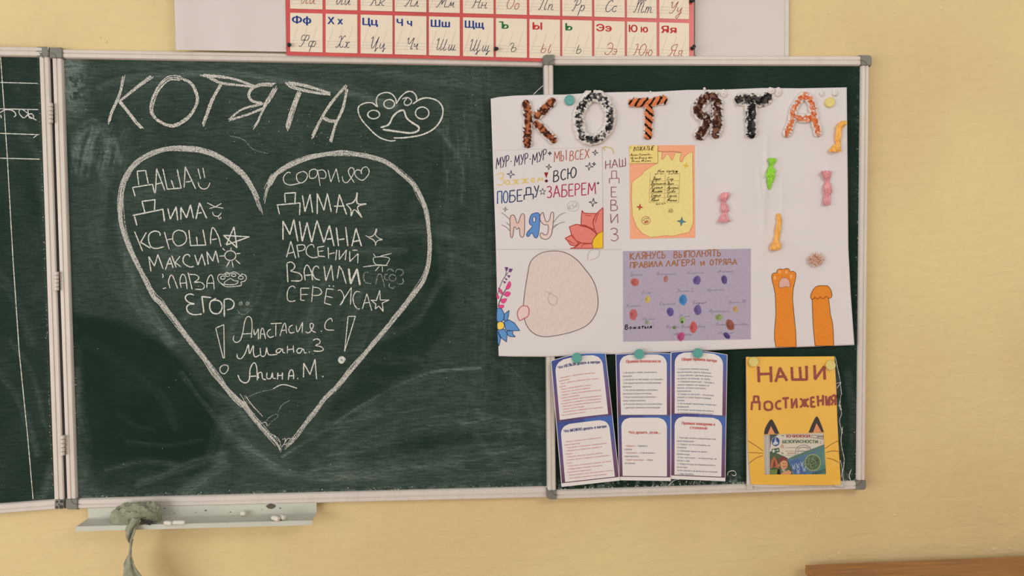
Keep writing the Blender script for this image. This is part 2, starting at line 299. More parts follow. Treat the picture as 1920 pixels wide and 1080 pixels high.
# joined-up hand, y up, baseline 0, small letters .5 tall
CUR = {
'а': (.5, 's .42,.4 .3,.5 .1,.42 .03,.2 .12,.02 .28,.08 .42,.42 .4,.1 .46,0 .54,.1'), 'б': (.45, 's .45,.9 .2,.75 .05,.3 .12,.02 .32,.05 .4,.3 .25,.45 .1,.3'),
'в': (.42, 's .02,.2 .25,.9 .32,.8 .12,.3 .1,.02 .3,.05 .36,.3 .15,.35'), 'г': (.35, 's .02,.4 .1,.5 .28,.42 .12,.12 .2,0 .35,.1'), 'д': (.48, 's .4,.42 .2,.5 .05,.2 .18,0 .4,.4 .36,-.2 .2,-.4 .12,-.3 .5,.1'),
'е': (.42, 's .05,.2 .3,.28 .36,.42 .25,.5 .1,.42 .05,.2 .15,.02 .35,.05 .45,.15'), 'ж': (.6, 's 0,.45 .1,.5 .2,.25 .1,0 0,.05;.3,.5 .28,0;s .58,.45 .48,.5 .35,.25 .48,0 .6,.06'),
'з': (.38, 's .05,.4 .2,.5 .3,.38 .15,.25 .3,.05 .2,-.35 .08,-.3 .38,.1'), 'и': (.52, 's .05,.45 .05,.1 .15,0 .28,.15 .38,.48 .37,.1 .44,0 .54,.1'),
'й': (.52, 's .05,.45 .05,.1 .15,0 .28,.15 .38,.48 .37,.1 .44,0 .54,.1;.2,.68 .36,.68'), 'к': (.46, '.05,.5 .02,0;s .4,.48 .2,.3 .08,.25 .2,.2 .3,.02 .46,.05'),
'л': (.44, 's 0,.03 .1,.05 .25,.5 .28,.1 .36,0 .46,.1'), 'м': (.56, 's 0,.03 .08,.05 .2,.5 .26,.1 .42,.5 .44,.08 .58,.08'), 'н': (.5, '.05,.5 .05,0;.05,.25 .35,.27;s .38,.5 .36,.1 .43,0 .52,.1'),
'о': (.42, 'c .22,.5 .05,.38 .04,.12 .2,0 .36,.12 .37,.38'), 'п': (.46, '.05,.5 .03,0;s .04,.3 .2,.48 .32,.45 .3,.1 .38,0 .48,.1'), 'р': (.44, '.08,.5 0,-.4;s .05,.25 .2,.48 .38,.4 .35,.1 .2,0 .1,.05'),
'с': (.4, 's .36,.42 .25,.5 .08,.4 .03,.2 .12,.02 .28,.02 .4,.12'), 'т': (.6, '.05,.5 .03,0;s .04,.3 .15,.5 .24,.42 .22,0;s .23,.3 .36,.5 .45,.42 .43,.1 .5,0 .6,.1'),
'у': (.46, 's .05,.48 .06,.2 .18,.12 .36,.46;s .38,.48 .3,-.2 .15,-.42 .05,-.3 .2,-.1 .48,.12'), 'ф': (.66, 's .3,.4 .15,.5 .03,.3 .1,.02 .28,.1;.36,.55 .24,-.4;s .32,.35 .48,.5 .6,.3 .5,.02 .3,.1'),
'х': (.46, 's .02,.45 .12,.5 .2,.25 .1,0 0,.05;s .42,.45 .32,.5 .2,.25 .32,0 .46,.08'), 'ц': (.56, 's .05,.45 .05,.1 .15,0 .28,.15 .38,.48 .37,.1 .44,0;s .44,0 .44,-.28 .34,-.22 .56,.08'),
'ч': (.46, 's .02,.42 .1,.5 .08,.3 .18,.22 .34,.46;s .36,.5 .33,.1 .4,0 .48,.1'), 'ш': (.64, 's .05,.48 .04,.08 .15,0 .24,.2;.27,.48 .25,.1;s .25,.1 .35,0 .45,.2;s .48,.48 .46,.08 .54,0 .64,.12'),
'щ': (.68, 's .05,.48 .04,.08 .15,0 .24,.2;.27,.48 .25,.1;s .25,.1 .35,0 .45,.2;s .48,.48 .46,.08 .54,0;s .54,0 .5,-.3 .42,-.22 .68,.1'),
'ъ': (.42, 's 0,.4 .08,.52 .2,.45 .14,.15 .22,0 .38,.1 .36,.26 .16,.24'), 'ы': (.58, 's .08,.5 .04,.1 .12,0 .27,.08 .25,.26 .06,.22;s .46,.5 .42,.1 .5,0 .58,.12'), 'ь': (.32, 's .1,.5 .06,.1 .14,0 .3,.1 .28,.27 .08,.22'),
'э': (.4, 's .04,.4 .15,.5 .33,.4 .36,.2 .25,.02 .08,.04 .02,.12;.12,.26 .36,.26'), 'ю': (.56, '.05,.5 .03,0;.04,.25 .2,.25;c .36,.5 .22,.36 .22,.12 .36,0 .5,.12 .5,.36'),
'я': (.46, 's 0,.02 .1,.05 .2,.22 .08,.32 .15,.5 .36,.48;s .38,.5 .34,.1 .4,0 .48,.1'),
'А': (.8, 's 0,.12 .1,0 .3,.3 .6,1;s .6,1 .58,.1 .68,0 .78,.1;.3,.35 .6,.4'), 'В': (.62, 's .1,.9 .15,.4 .02,.05;s 0,.8 .3,1 .5,.85 .3,.55 .15,.52;s .2,.52 .55,.45 .5,.1 .25,0 .05,.1'), 'Г': (.6, 's .05,.8 .2,1 .4,.9 .6,1;s .3,.95 .2,.3 .1,0 0,.08'),
'Д': (.7, 's .35,1 .3,.3 .1,.02 .02,.12 .2,.1 .45,0 .65,.3 .65,.7 .45,.95 .2,.95 .1,.8'), 'Е': (.55, 's .5,.85 .3,1 .15,.8 .3,.55 .15,.5 .03,.25 .2,0 .5,.15'), 'И': (.8, 's 0,.8 .12,1 .15,.3 .22,0 .4,.2 .6,.98;s .6,.98 .56,.1 .64,0 .76,.12'),
'Й': (.8, 's 0,.8 .12,1 .15,.3 .22,0 .4,.2 .6,.98;s .6,.98 .56,.1 .64,0 .76,.12;.3,1.2 .55,1.2'), 'К': (.7, 's .02,.85 .15,1 .2,.8 .12,.2 0,0;s .68,.95 .5,.9 .3,.55 .15,.5 .35,.4 .45,.05 .55,0 .7,.1'),
'Л': (.75, 's 0,.08 .1,0 .3,.4 .5,1;s .5,1 .5,.15 .58,0 .72,.12'), 'М': (.95, 's 0,.08 .1,0 .3,.5 .38,1 .42,.25;s .42,.25 .6,.7 .7,1;s .7,1 .7,.15 .78,0 .92,.12'), 'Н': (.75, 's .02,.85 .15,1 .2,.8 .12,.1 0,.05;.16,.5 .55,.52;s .62,1 .54,.2 .6,0 .72,.12'),
'О': (.7, 'c .35,1 .1,.75 .05,.3 .28,0 .52,.2 .6,.7'), 'П': (.8, 's .05,.8 .12,1 .3,.95 .75,1;s .28,.95 .2,.3 .1,0 0,.1;s .62,.97 .52,.3 .56,0 .7,.12'), 'Р': (.65, 's .32,.95 .25,.4 .15,0 .02,.08;s .05,.75 .25,1 .55,.95 .6,.7 .4,.45 .25,.5'),
'С': (.6, 's .5,.8 .45,1 .2,.8 .05,.35 .2,0 .4,.02 .58,.2'), 'Т': (.95, '.15,1 .85,1.02;s .2,.95 .2,.4 .1,0 0,.1;s .2,.6 .35,.95 .45,.8 .42,0;s .44,.6 .6,.95 .7,.8 .66,.1 .75,0 .9,.12'), 'У': (.65, 's .02,.85 .12,1 .15,.6 .3,.45 .55,.95;s .6,1 .45,.3 .25,0 .05,.1'),
'Ф': (.75, 's .32,.9 .15,1 .05,.75 .15,.5 .35,.6 .4,.9;s .42,1 .32,.3 .15,0 0,.1;s .4,.9 .6,1 .68,.75 .55,.5 .35,.6'), 'Х': (.7, 's .1,.85 .25,1 .33,.7 .3,.3 .15,0 0,.1;s .65,.9 .55,1 .33,.6 .35,.15 .5,0 .65,.15'),
'Ц': (.8, 's 0,.8 .12,1 .15,.3 .22,0 .4,.2 .58,.98;s .58,.98 .52,.1 .6,0 .62,-.25 .5,-.2 .75,.1'), 'Ч': (.62, 's 0,.8 .1,1 .12,.6 .25,.45 .5,.95;s .55,1 .48,.1 .54,0 .66,.12'), 'Ш': (1.05, 's 0,.8 .12,1 .14,.2 .22,0 .38,.2;.48,.95 .42,.15;s .42,.15 .5,0 .66,.2;s .78,.95 .72,.1 .8,0 .95,.15'),
'Щ': (1.1, 's 0,.8 .12,1 .14,.2 .22,0 .38,.2;.48,.95 .42,.15;s .42,.15 .5,0 .66,.2;s .78,.95 .72,.1 .8,0;s .8,0 .78,-.3 .68,-.2 1.0,.15'), 'Э': (.65, 's .08,.8 .3,1 .55,.8 .58,.35 .35,0 .1,.05 .02,.2;s .2,.5 .4,.55 .58,.5'),
'Ю': (1., 's .02,.85 .15,1 .2,.8 .12,.1 0,.05;.15,.5 .42,.5;c .7,1 .5,.75 .45,.3 .65,0 .88,.25 .92,.75'), 'Я': (.75, 's 0,.1 .12,0 .3,.45 .15,.6 .2,.9 .5,1;s .5,1 .58,1 .5,.2 .56,0 .7,.12;.25,.5 .55,.5'),
' ': (.35, ''), ',': (.2, '.1,.02 .05,-.12'), '.': (.2, '.05,0 .1,.03'), '-': (.3, '.05,.25 .25,.25'), ':': (.2, '.08,.02 .1,.05;.1,.35 .12,.38')}
def word(g, s, p0, p1, h, wd, d, col=(0, 0, 0), T=None, font=BLK, slant=0.0, gap=.22, jit=.12, step=3.0):
    """write s by hand from baseline point p0 to p1 (in the frame that T maps to photo pixels)"""
    p0 = np.array(p0, float); p1 = np.array(p1, float); T = T or (lambda p: p)
    tot = sum(font[c][0]+gap for c in s)-gap; x = 0; dr = (p1-p0)/tot; up = np.array([0, -1.0])*h
    for c in s:
        wdt, st = font[c]
        for pl in parse(st):
            y = (1-pl[:, 1]) if font is BLK else pl[:, 1]
            q = p0+np.outer(x+pl[:, 0]+y*slant*h/np.linalg.norm(dr)*1.0, dr)+np.outer(y, up)
            g.ribbon(T(q), wd, d, col, step=step, jit=jit, taper=False)
        x += wdt+gap
def sparkle(g, cx, cy, r, T, wd, d, col, fill=None, k=.28):
    p = []
    for i in range(8):
        a = math.radians(45*i-90+6); q = r if i % 2 == 0 else r*k
        p.append((cx+math.cos(a)*q, cy+math.sin(a)*q))
    if fill: g.poly(T(p), d, fill)
    if wd: g.ribbon(T(p+[p[0]]), wd, (lambda u, v: (d(u, v) if callable(d) else d)+.0002), col, taper=False)
# ------------------------------------------------------------------ room shell
def wallmat():
    m = mat('painted_plaster', (226, 199, 144), rough=.62, var=.0, bump=.35, bscale=26, spec=.35)
    nt = m.node_tree; N = nt.nodes; K = nt.links; b = N['Principled BSDF']
    tc = N.new('ShaderNodeTexCoord')
    a = N.new('ShaderNodeTexNoise'); a.inputs['Scale'].default_value = 1.7; a.inputs['Detail'].default_value = 3; K.new(tc.outputs['Object'], a.inputs['Vector'])
    cr = N.new('ShaderNodeValToRGB'); e = cr.color_ramp.elements
    e[0].position = .35; e[0].color = (*lin((219, 192, 142)), 1); e[1].position = .62; e[1].color = (*lin((227, 205, 151)), 1)
    K.new(a.outputs[0], cr.inputs[0])
    f = N.new('ShaderNodeTexNoise'); f.inputs['Scale'].default_value = 45; f.inputs['Detail'].default_value = 6; K.new(tc.outputs['Object'], f.inputs['Vector'])
    fr = N.new('ShaderNodeMapRange'); fr.inputs[1].default_value = .3; fr.inputs[2].default_value = .75; fr.inputs[3].default_value = .975; fr.inputs[4].default_value = 1.02
    K.new(f.outputs[0], fr.inputs[0])
    mx = N.new('ShaderNodeMix'); mx.data_type = 'RGBA'; mx.blend_type = 'MULTIPLY'; mx.inputs[0].default_value = 1
    K.new(cr.outputs[0], mx.inputs[6]); K.new(fr.outputs[0], mx.inputs[7]); K.new(mx.outputs[2], b.inputs['Base Color'])
    # trowel and roller relief
    mp = N.new('ShaderNodeMapping'); mp.inputs['Scale'].default_value = (1, 1, 3.2); K.new(tc.outputs['Object'], mp.inputs[0])
    v = N.new('ShaderNodeTexNoise'); v.inputs['Scale'].default_value = 13; v.inputs['Detail'].default_value = 7; v.inputs['Roughness'].default_value = .55; v.inputs['Distortion'].default_value = .8
    K.new(mp.outputs[0], v.inputs['Vector'])
    bp = N.new('ShaderNodeBump'); bp.inputs['Strength'].default_value = .32; bp.inputs['Distance'].default_value = .006
    K.new(v.outputs[0], bp.inputs['Height']); K.new(bp.outputs[0], b.inputs['Normal'])
    return m
def struct(name, g, m, origin=(0, 0, 0)): return prop(g.build(name, m, origin=origin), kind='structure')
WALL = wallmat()
g = G(); g.box((-3.2, 0, 0), (3.2, .15, 3.0)); WB = struct('wall_back', g, WALL)
FLOORM = mat('brown_linoleum', (168, 140, 112), rough=.5, var=.15, scale=6)
g = G(); g.box((-3.2, -3.6, -.1), (3.2, .15, 0)); struct('floor', g, FLOORM)
# small plaster chips and drips that stand out on the wall
BLEM = mat('plaster_bump', (228, 205, 152), rough=.6)
g = G()
for u, v, r in [(197, 78, 2.2), (187, 70, 1.6), (1865, 1030, 3.4), (1893, 1029, 2), (1678, 966, 1.6), (1520, 960, 2), (1535, 962, 1.6), (1765, 15, 2.4), (1678, 22, 1.8), (1556, 24, 2), (1860, 620, 2.2), (1574, 1038, 2), (1575, 20, 1.4)]:
    a = ell(u, v, r*1.7, r, 7)[:-1]; g.slab(a, .0, .0012, r*.6)
prop(g.build('plaster_drips', BLEM, WB), kind='stuff')
# ------------------------------------------------------------------ boards
def rail(name, o0, o1, i0, i1, front, back, surf, parent, vertical=False):
    """frame rail: outer edge o0-o1, inner edge i0-i1, grooved section"""
    prof = [(0, back), (0, front-.004), (.06, front-.001), (.12, front), (.40, front), (.43, front-.0018), (.50, front-.0018), (.53, front), (.86, front-.0005), (.95, front-.003), (1.0, surf)]
    g = G(); n = 9; V = []
    for k in range(n):
        q = k/(n-1)
        for t, d in prof:
            a = np.array(o0)*(1-q)+np.array(o1)*q; b = np.array(i0)*(1-q)+np.array(i1)*q
            p = a*(1-t)+b*t
            V.append(PX(p[0], p[1], front, d))
    m = len(prof); f = [(k*m+j, k*m+j+1, (k+1)*m+j+1, (k+1)*m+j) for k in range(n-1) for j in range(m-1)]
    g.add(V, f); return g.build(name, FRAME, parent)
def cap(u0, v0, u1, v1, d0, d1, parent, corner, holes=False):
    """rounded corner cap; corner is which corner of it is the outer one"""
    r = 7.0; pts = []
    for cx, cy, a0, key in [(u1-r, v0+r, -90, 'TR'), (u1-r, v1-r, 0, 'BR'), (u0+r, v1-r, 90, 'BL'), (u0+r, v0+r, 180, 'TL')]:
        rr = r if key == corner else 1.5
        cx = u1-rr if 'R' in key else u0+rr; cy = v1-rr if 'B' in key else v0+rr
        for k in range(5):
            a = math.radians(a0+k*22.5); pts.append((cx+math.cos(a)*rr, cy+math.sin(a)*rr))
    g = G(); g.slab(pts, d0, d1, 2.0)
    o = g.build('corner_cap', CAP, parent)
    g = G(); cx = u0 if 'R' in corner else u1; cy = v1 if 'T' in corner else v0
    a0 = {'TR': -90, 'TL': 180, 'BR': 0, 'BL': 90}[corner]
    g.ribbon(ell(cx, cy, (u1-u0)*.55, (v1-v0)*.5, 12, a0, a0+90), 1.6, d1+.0003)
    if holes:
        g = G()
        for x, y, q in [(.3, .25, 2.2), (.72, .22, 3), (.28, .75, 2.6), (.68, .7, 3.4), (.5, .5, 1.6)]:
            g.poly(ell(u0+x*(u1-u0), v0+y*(v1-v0), q, q, 10)[:-1], d1+.0004)
    g.build('cap_hole' if holes else 'cap_groove', mat('cap_shadow_groove', (58, 56, 50), rough=.7) if holes else mat('cap_groove_grey', (98, 96, 88), rough=.6), parent)
BOARD = bpy.data.materials.new('green_enamel'); BOARD.use_nodes = True
def boardmat():
    nt = BOARD.node_tree; N = nt.nodes; K = nt.links; b = N['Principled BSDF']; b.inputs['Roughness'].default_value = .48; b.inputs['Specular IOR Level'].default_value = .06
    at = N.new('ShaderNodeAttribute'); at.attribute_name = 'Col'; sp = N.new('ShaderNodeSeparateColor'); K.new(at.outputs['Color'], sp.inputs[0])
    tc = N.new('ShaderNodeTexCoord'); mp = N.new('ShaderNodeMapping'); mp.inputs['Rotation'].default_value = (0, .5, 0); mp.inputs['Scale'].default_value = (1, 1, 7)
    K.new(tc.outputs['Object'], mp.inputs[0])
    no = N.new('ShaderNodeTexNoise'); no.inputs['Scale'].default_value = 30; no.inputs['Detail'].default_value = 8; no.inputs['Roughness'].default_value = .7; K.new(mp.outputs[0], no.inputs['Vector'])
    rp = N.new('ShaderNodeMapRange'); rp.inputs[1].default_value = .3; rp.inputs[2].default_value = .7; rp.inputs[3].default_value = .3; rp.inputs[4].default_value = 1.7; K.new(no.outputs[0], rp.inputs[0])
    n2 = N.new('ShaderNodeTexNoise'); n2.inputs['Scale'].default_value = 420; n2.inputs['Detail'].default_value = 4; K.new(tc.outputs['Object'], n2.inputs['Vector'])
    r2 = N.new('ShaderNodeMapRange'); r2.inputs[1].default_value = .35; r2.inputs[2].default_value = .7; r2.inputs[3].default_value = .7; r2.inputs[4].default_value = 1.4; K.new(n2.outputs[0], r2.inputs[0])
    mu = N.new('ShaderNodeMath'); mu.operation = 'MULTIPLY'; K.new(sp.outputs[0], mu.inputs[0]); K.new(rp.outputs[0], mu.inputs[1])
    m2 = N.new('ShaderNodeMath'); m2.operation = 'MULTIPLY'; m2.use_clamp = True; K.new(mu.outputs[0], m2.inputs[0]); K.new(r2.outputs[0], m2.inputs[1])
    mx = N.new('ShaderNodeMix'); mx.data_type = 'RGBA'; K.new(m2.outputs[0], mx.inputs[0])
    mx.inputs[6].default_value = (*lin((17, 40, 29)), 1); mx.inputs[7].default_value = (*lin((176, 190, 180)), 1)
    K.new(mx.outputs[2], b.inputs['Base Color'])
    rr = N.new('ShaderNodeMapRange'); rr.inputs[1].default_value = 0; rr.inputs[2].default_value = .25; rr.inputs[3].default_value = .6; rr.inputs[4].default_value = .85
    K.new(m2.outputs[0], rr.inputs[0]); K.new(rr.outputs[0], b.inputs['Roughness'])
boardmat()
def segdist(U, V, pts):
    best = np.full(U.shape, 1e9); al = np.zeros(U.shape); acc = 0; side = np.zeros(U.shape)
    for a, b in zip(pts[:-1], pts[1:]):
        a = np.array(a, float); b = np.array(b, float); e = b-a; L = np.hypot(*e)+1e-9
        t = np.clip(((U-a[0])*e[0]+(V-a[1])*e[1])/L**2, 0, 1)
        dx = U-(a[0]+t*e[0]); dy = V-(a[1]+t*e[1]); dd = np.hypot(dx, dy); s = np.sign(dx*e[1]-dy*e[0])
        m = dd < best; best = np.where(m, dd, best); al = np.where(m, acc+t*L, al); side = np.where(m, s, side); acc += L
    return best, al, side
def smear(D, U, V, pts, wd, amt, seed=1, streak=.5):
    pts = smooth(pts, 4); d, al, sd = segdist(U, V, pts)
    fall = np.clip(1-(d/wd)**2, 0, 1)**1.2
    n = fbm(al/60+seed*3.1, sd*d/3.2+seed*7.7, 11+seed % 5, 3)
    D += amt*fall*(1-streak+streak*2.2*np.clip(n-.25, 0, 1)); return D
def dust_surface(u0, u1, v0, v1, step, depth, fn, parent, corners):
    nu = int((u1-u0)/step)+1; nv = int((v1-v0)/step)+1
    S, T = np.meshgrid(np.linspace(0, 1, nu), np.linspace(0, 1, nv)); q = bil(corners, S, T); U = q[..., 0]; V = q[..., 1]
    D = np.clip(fn(U, V), 0, .9)
    W = P(U.ravel(), V.ravel(), depth(U.ravel()) if callable(depth) else depth)
    i = np.arange(nu*nv).reshape(nv, nu)
    F = np.stack([i[:-1, :-1], i[:-1, 1:], i[1:, 1:], i[1:, :-1]], -1).reshape(-1, 4)
    g = G(); g.v = [W]; g.f = F.tolist(); g.c = [np.repeat(D.ravel()[:, None], 3, 1)]; g.n = len(W)
    return g.build('writing_surface', BOARD, parent)
def dust_main(U, V):
    n = fbm(U/160, V/120, 3, 5); D = .001+.05*np.clip(n-.36, 0, 1)
    # wiped haze over the upper part, darker pool low left, below the wiping edge
    edge = np.interp(U, [110, 135, 220, 300, 350, 470, 560, 680, 820, 860], [585, 590, 598, 632, 668, 742, 720, 650, 300, 110])
    def pool(poly, soft):
        p = np.array(poly+poly[:1], float); d, _, _ = segdist(U, V, p); ins = np.zeros(U.shape, bool)
        for q, r in zip(p[:-1], p[1:]):
            dy = r[1]-q[1] or 1e-9; ins ^= ((q[1] > V) != (r[1] > V)) & (U < (r[0]-q[0])*(V-q[1])/dy+q[0])
        return np.clip(np.where(ins, d, -d)/soft+.4, 0, 1)
    wob = (fbm(U/30, V/30, 301, 3)-.5)*30
    U0, V0 = U, V; U = U+wob; V = V+wob*.6
    dark = np.maximum(pool([(136, 588), (220, 600), (300, 634), (350, 680), (400, 760), (425, 830), (385, 890), (320, 922), (190, 926), (158, 870), (150, 700)], 16),
                      pool([(560, 855), (700, 640), (785, 560), (822, 420), (850, 560), (838, 620), (760, 720), (640, 800)], 22)*.8)
    dark = np.maximum(dark, pool([(640, 850), (860, 800), (900, 830), (700, 880)], 26)*.5)
    U, V = U0, V0
    D += (.047*(.5+1.0*fbm(U/40, V/160, 9, 4))*(1+.25*np.clip((edge-V)/14+.5, 0, 1)*np.clip((900-U)/60, 0, 1)))*(1-.92*dark)
    D += .012*np.exp(-((V-150)/55)**2)
    D += .06*np.clip((V-850)/60, 0, 1)*fbm(U/120, V/9, 5, 4)
    # dust that lies thick along the left edge
    blob = (fbm(U/22, V/26, 21, 4) > .43+.10*np.clip((U-128)/28, -1, 3)).astype(float)
    D += .20*blob*np.clip((170-U)/30, 0, 1)*np.clip((235-V)/60, 0, 1)*(.5+fbm(U/3, V/3, 33, 2))
    D += .09*np.exp(-((U-118)/9)**2)*(V < 260)
    D += .10*np.exp(-((U-143)/7)**2)*(V > 690)*fbm(U/6, V/40, 41, 3)*1.6
    S = [([(185, 165), (240, 148), (330, 138), (430, 136), (520, 150), (640, 172), (740, 200)], 9, .10),
         ([(200, 175), (320, 150), (480, 155), (640, 160), (760, 215)], 22, .05),
         ([(140, 290), (145, 255), (170, 232), (178, 240), (160, 300)], 12, .12), ([(165, 300), (172, 260), (195, 240), (200, 300)], 11, .10),
         ([(190, 330), (205, 270), (215, 262), (226, 300)], 9, .11), ([(150, 250), (140, 300), (150, 330)], 8, .09),
         ([(215, 300), (180, 380), (185, 460), (240, 560), (330, 650)], 20, .06), ([(225, 420), (250, 520), (320, 640)], 14, .08),
         ([(830, 200), (852, 260), (850, 330), (835, 420), (842, 520)], 26, .05), ([(905, 130), (912, 400), (905, 640), (890, 780)], 38, .06),
         ([(960, 160), (970, 500), (960, 820)], 30, .035), ([(870, 140), (880, 300)], 30, .04),
         ([(528, 857), (600, 812), (700, 748), (800, 700), (900, 690)], 3.2, .20), ([(528, 860), (640, 800), (760, 745), (900, 740), (1000, 760)], 40, .05),
         ([(640, 850), (760, 800), (880, 790), (1010, 800)], 26, .09), ([(600, 880), (760, 862), (900, 850), (1020, 850)], 24, .09),
         ([(640, 900), (800, 905), (1000, 880)], 18, .08), ([(450, 840), (560, 890), (700, 890), (860, 870)], 14, .07),
         ([(430, 785), (460, 840), (530, 880)], 20, .08), ([(400, 850), (420, 800), (450, 780)], 22, .07), ([(420, 870), (380, 900), (340, 930)], 16, .08),
         ([(160, 640), (230, 680), (300, 740), (330, 800)], 14, .015), ([(340, 700), (420, 800), (520, 870)], 7, .05),
         ([(260, 905), (330, 880), (420, 850)], 12, .06), ([(150, 760), (165, 840), (150, 910)], 10, .03), ([(200, 880), (270, 865), (330, 872)], 8, .05),
         ([(700, 440), (790, 430), (880, 445)], 16, .035), ([(660, 470), (760, 468)], 9, .06), ([(700, 640), (780, 600), (830, 520)], 12, .04),
         ([(345, 600), (380, 560), (430, 500)], 10, .06), ([(305, 470), (315, 500), (330, 470)], 8, .08), ([(430, 640), (440, 600), (470, 575)], 10, .05),
         ([(560, 620), (600, 560), (640, 500)], 22, .04), ([(240, 480), (250, 560), (280, 600)], 12, .05), ([(820, 240), (860, 300), (866, 380)], 9, .06),
         ([(395, 730), (440, 760), (470, 800)], 8, .06), ([(180, 130), (400, 118), (700, 135), (860, 160)], 12, .04),
         ([(860, 130), (940, 170), (1010, 200)], 30, .04), ([(880, 560), (930, 600), (1000, 640)], 30, .04), ([(920, 660), (980, 720), (1020, 800)], 22, .05)]
    for k, (p, wd, a) in enumerate(S): smear(D, U, V, p, wd, a*(.7 if wd > 17 else 1.35), k, .9)
    for k in range(16):
        x = 138+k*6.5+RNG.uniform(-3, 3); smear(D, U, V, [(x+12, 238+RNG.uniform(-8, 22)), (x+3, 275), (x-6, 300+RNG.uniform(0, 34))], RNG.uniform(1.5, 4), RNG.uniform(.05, .13), 140+k, .8)
    for k in range(22):
        x = 850+RNG.uniform(-22, 30); y = RNG.uniform(190, 330); smear(D, U, V, [(x, y), (x+RNG.uniform(-3, 3), y+RNG.uniform(25, 60))], RNG.uniform(1, 3.5), RNG.uniform(.03, .09), 170+k, .8)
    for k in range(40):
        x = RNG.uniform(560, 960); y = RNG.uniform(770, 905); L = RNG.uniform(40, 120); smear(D, U, V, [(x, y), (x+L*.5, y-6), (x+L, y-RNG.uniform(4, 22))], RNG.uniform(1, 3), RNG.uniform(.03, .10), 200+k, .8)
    for k in range(26):
        x = RNG.uniform(380, 700); y = RNG.uniform(440, 620); L = RNG.uniform(30, 90); smear(D, U, V, [(x, y+L), (x+L*.18, y+L*.4), (x+L*.3, y)], RNG.uniform(3, 8), RNG.uniform(.02, .05), 250+k, .8)
    for k in range(34):   # loose strokes of the wiping cloth
        x = RNG.uniform(130, 1010); y = RNG.uniform(130, 920); a = RNG.uniform(-.5, .5)+(1.3 if x > 830 or x < 220 else 0); L = RNG.uniform(60, 160)
        smear(D, U, V, [(x, y), (x+math.cos(a)*L*.5, y+math.sin(a)*L*.5+8), (x+math.cos(a)*L, y+math.sin(a)*L)], RNG.uniform(5, 16), RNG.uniform(.015, .045), 50+k, .8)
    D += .10*np.exp(-((V-np.interp(U, [143, 1026], [932, 908]))/3)**2)*(fbm(U/5, V/5, 61, 2) > .5)
    return D
# ---- centre board
MD = .010
t = thing('chalkboard', P(600, 950, .01), 'wide centre chalkboard with a chalk heart full of names', 'chalkboard', )
main = t
IN = [(116.7, 108.9), (1100, 126), (1100, 911), (143.4, 936)]
dust_surface(116, 1100, 109, 936, 3.0, MD, dust_main, t, [(115, 107), (1101, 124), (1101, 913), (142, 938)])
FT = .018
rail('frame_rail', (96, 91.5), (1100, 109), (96, 108.5), (1100, 126), FT, 0, MD, t)
rail('frame_rail', (125, 955), (1100, 932), (125, 936.5), (1100, 911), FT, 0, MD, t)
rail('frame_rail', (96.4, 96), (125.2, 950), (116.2, 96), (143.9, 950), FT, 0, MD, t)
cap(91.5, 87.5, 117.5, 109.5, 0, FT+.003, t, 'TR'); cap(121.5, 935, 146, 957, 0, FT+.003, t, 'BL')
# ---- left wing, swung a few degrees forward
wd_ = lambda u: .0105+.000107*np.maximum(0, 106-np.asarray(u, float))
t = thing('chalkboard', P(-290, 990, .05), 'chalkboard wing at the left edge with chalk grid lines', 'chalkboard'); wing = t
def dust_wing(U, V):
    D = .02+.07*np.clip(fbm(U/70, V/110, 71, 4)-.3, 0, 1)
    for k, (p, wd, a) in enumerate([([(0, 700), (40, 760), (70, 850)], 9, .08), ([(20, 640), (60, 700), (85, 800)], 6, .06), ([(95, 880), (85, 920), (70, 935)], 12, .10),
                                    ([(40, 240), (70, 300), (85, 400)], 16, .05), ([(-20, 500), (30, 560), (60, 640)], 14, .05), ([(-400, 300), (-200, 380), (-60, 500)], 30, .05)]):
        smear(D, U, V, p, wd, a, 100+k, .7)
    return D+.05*np.exp(-((U-np.interp(V, [106, 937], [73, 99]))/3)**2)
dust_surface(-620, 75, 104, 940, 5.0, wd_, dust_wing, t, [(-620, 94), (73.5, 105), (101, 939), (-620, 992)])
wf = lambda x: float(wd_(x))+.008
wf2 = lambda k: (lambda x: float(wd_(x))+k)
def wrail(o0, o1, i0, i1):
    prof = [(0, -.010), (0, .004), (.06, .007), (.12, .008), (.40, .008), (.43, .0062), (.5, .0062), (.53, .008), (.86, .0075), (.95, .005), (1, 0)]
    g = G(); V = []; n = 9
    for k in range(n):
        q = k/(n-1)
        for s_, dd in prof:
            p = (np.array(o0)*(1-q)+np.array(o1)*q)*(1-s_)+(np.array(i0)*(1-q)+np.array(i1)*q)*s_
            V.append(PX(p[0], p[1], float(wd_(p[0]))+.008, float(wd_(p[0]))+dd))
    m = len(prof); g.add(V, [(k*m+j, k*m+j+1, (k+1)*m+j+1, (k+1)*m+j) for k in range(n-1) for j in range(m-1)]); g.build('frame_rail', FRAME, wing)
wrail((-620, 77), (91, 87.8), (-620, 94.5), (91, 106.4)); wrail((-620, 1013), (120, 954.5), (-620, 993), (120, 936))
wrail((91.2, 92), (120.6, 950), (71.0, 92), (100.3, 950)); wrail((-640, 80), (-640, 1010), (-620, 80), (-620, 1010))
cap(66.5, 86, 91.2, 108.5, .0, .0215, t, 'TR'); cap(101, 936, 120.5, 956, .0, .0215, t, 'BR', holes=True)
cap(-641, 76, -618, 97, .075, .1, t, 'TL'); cap(-641, 992, -618, 1014, .075, .1, t, 'BL')
g = G(); q = [(91.2, 110), (97, 110), (125.5, 936), (120.5, 936)]; g.slab(q, .001, .0150, .3); g.build('gap_shade_strip', mat('gap_shade_brown', (34, 28, 24), rough=.8), t)  # dark strip painting the shade in the gap between wing and centre board
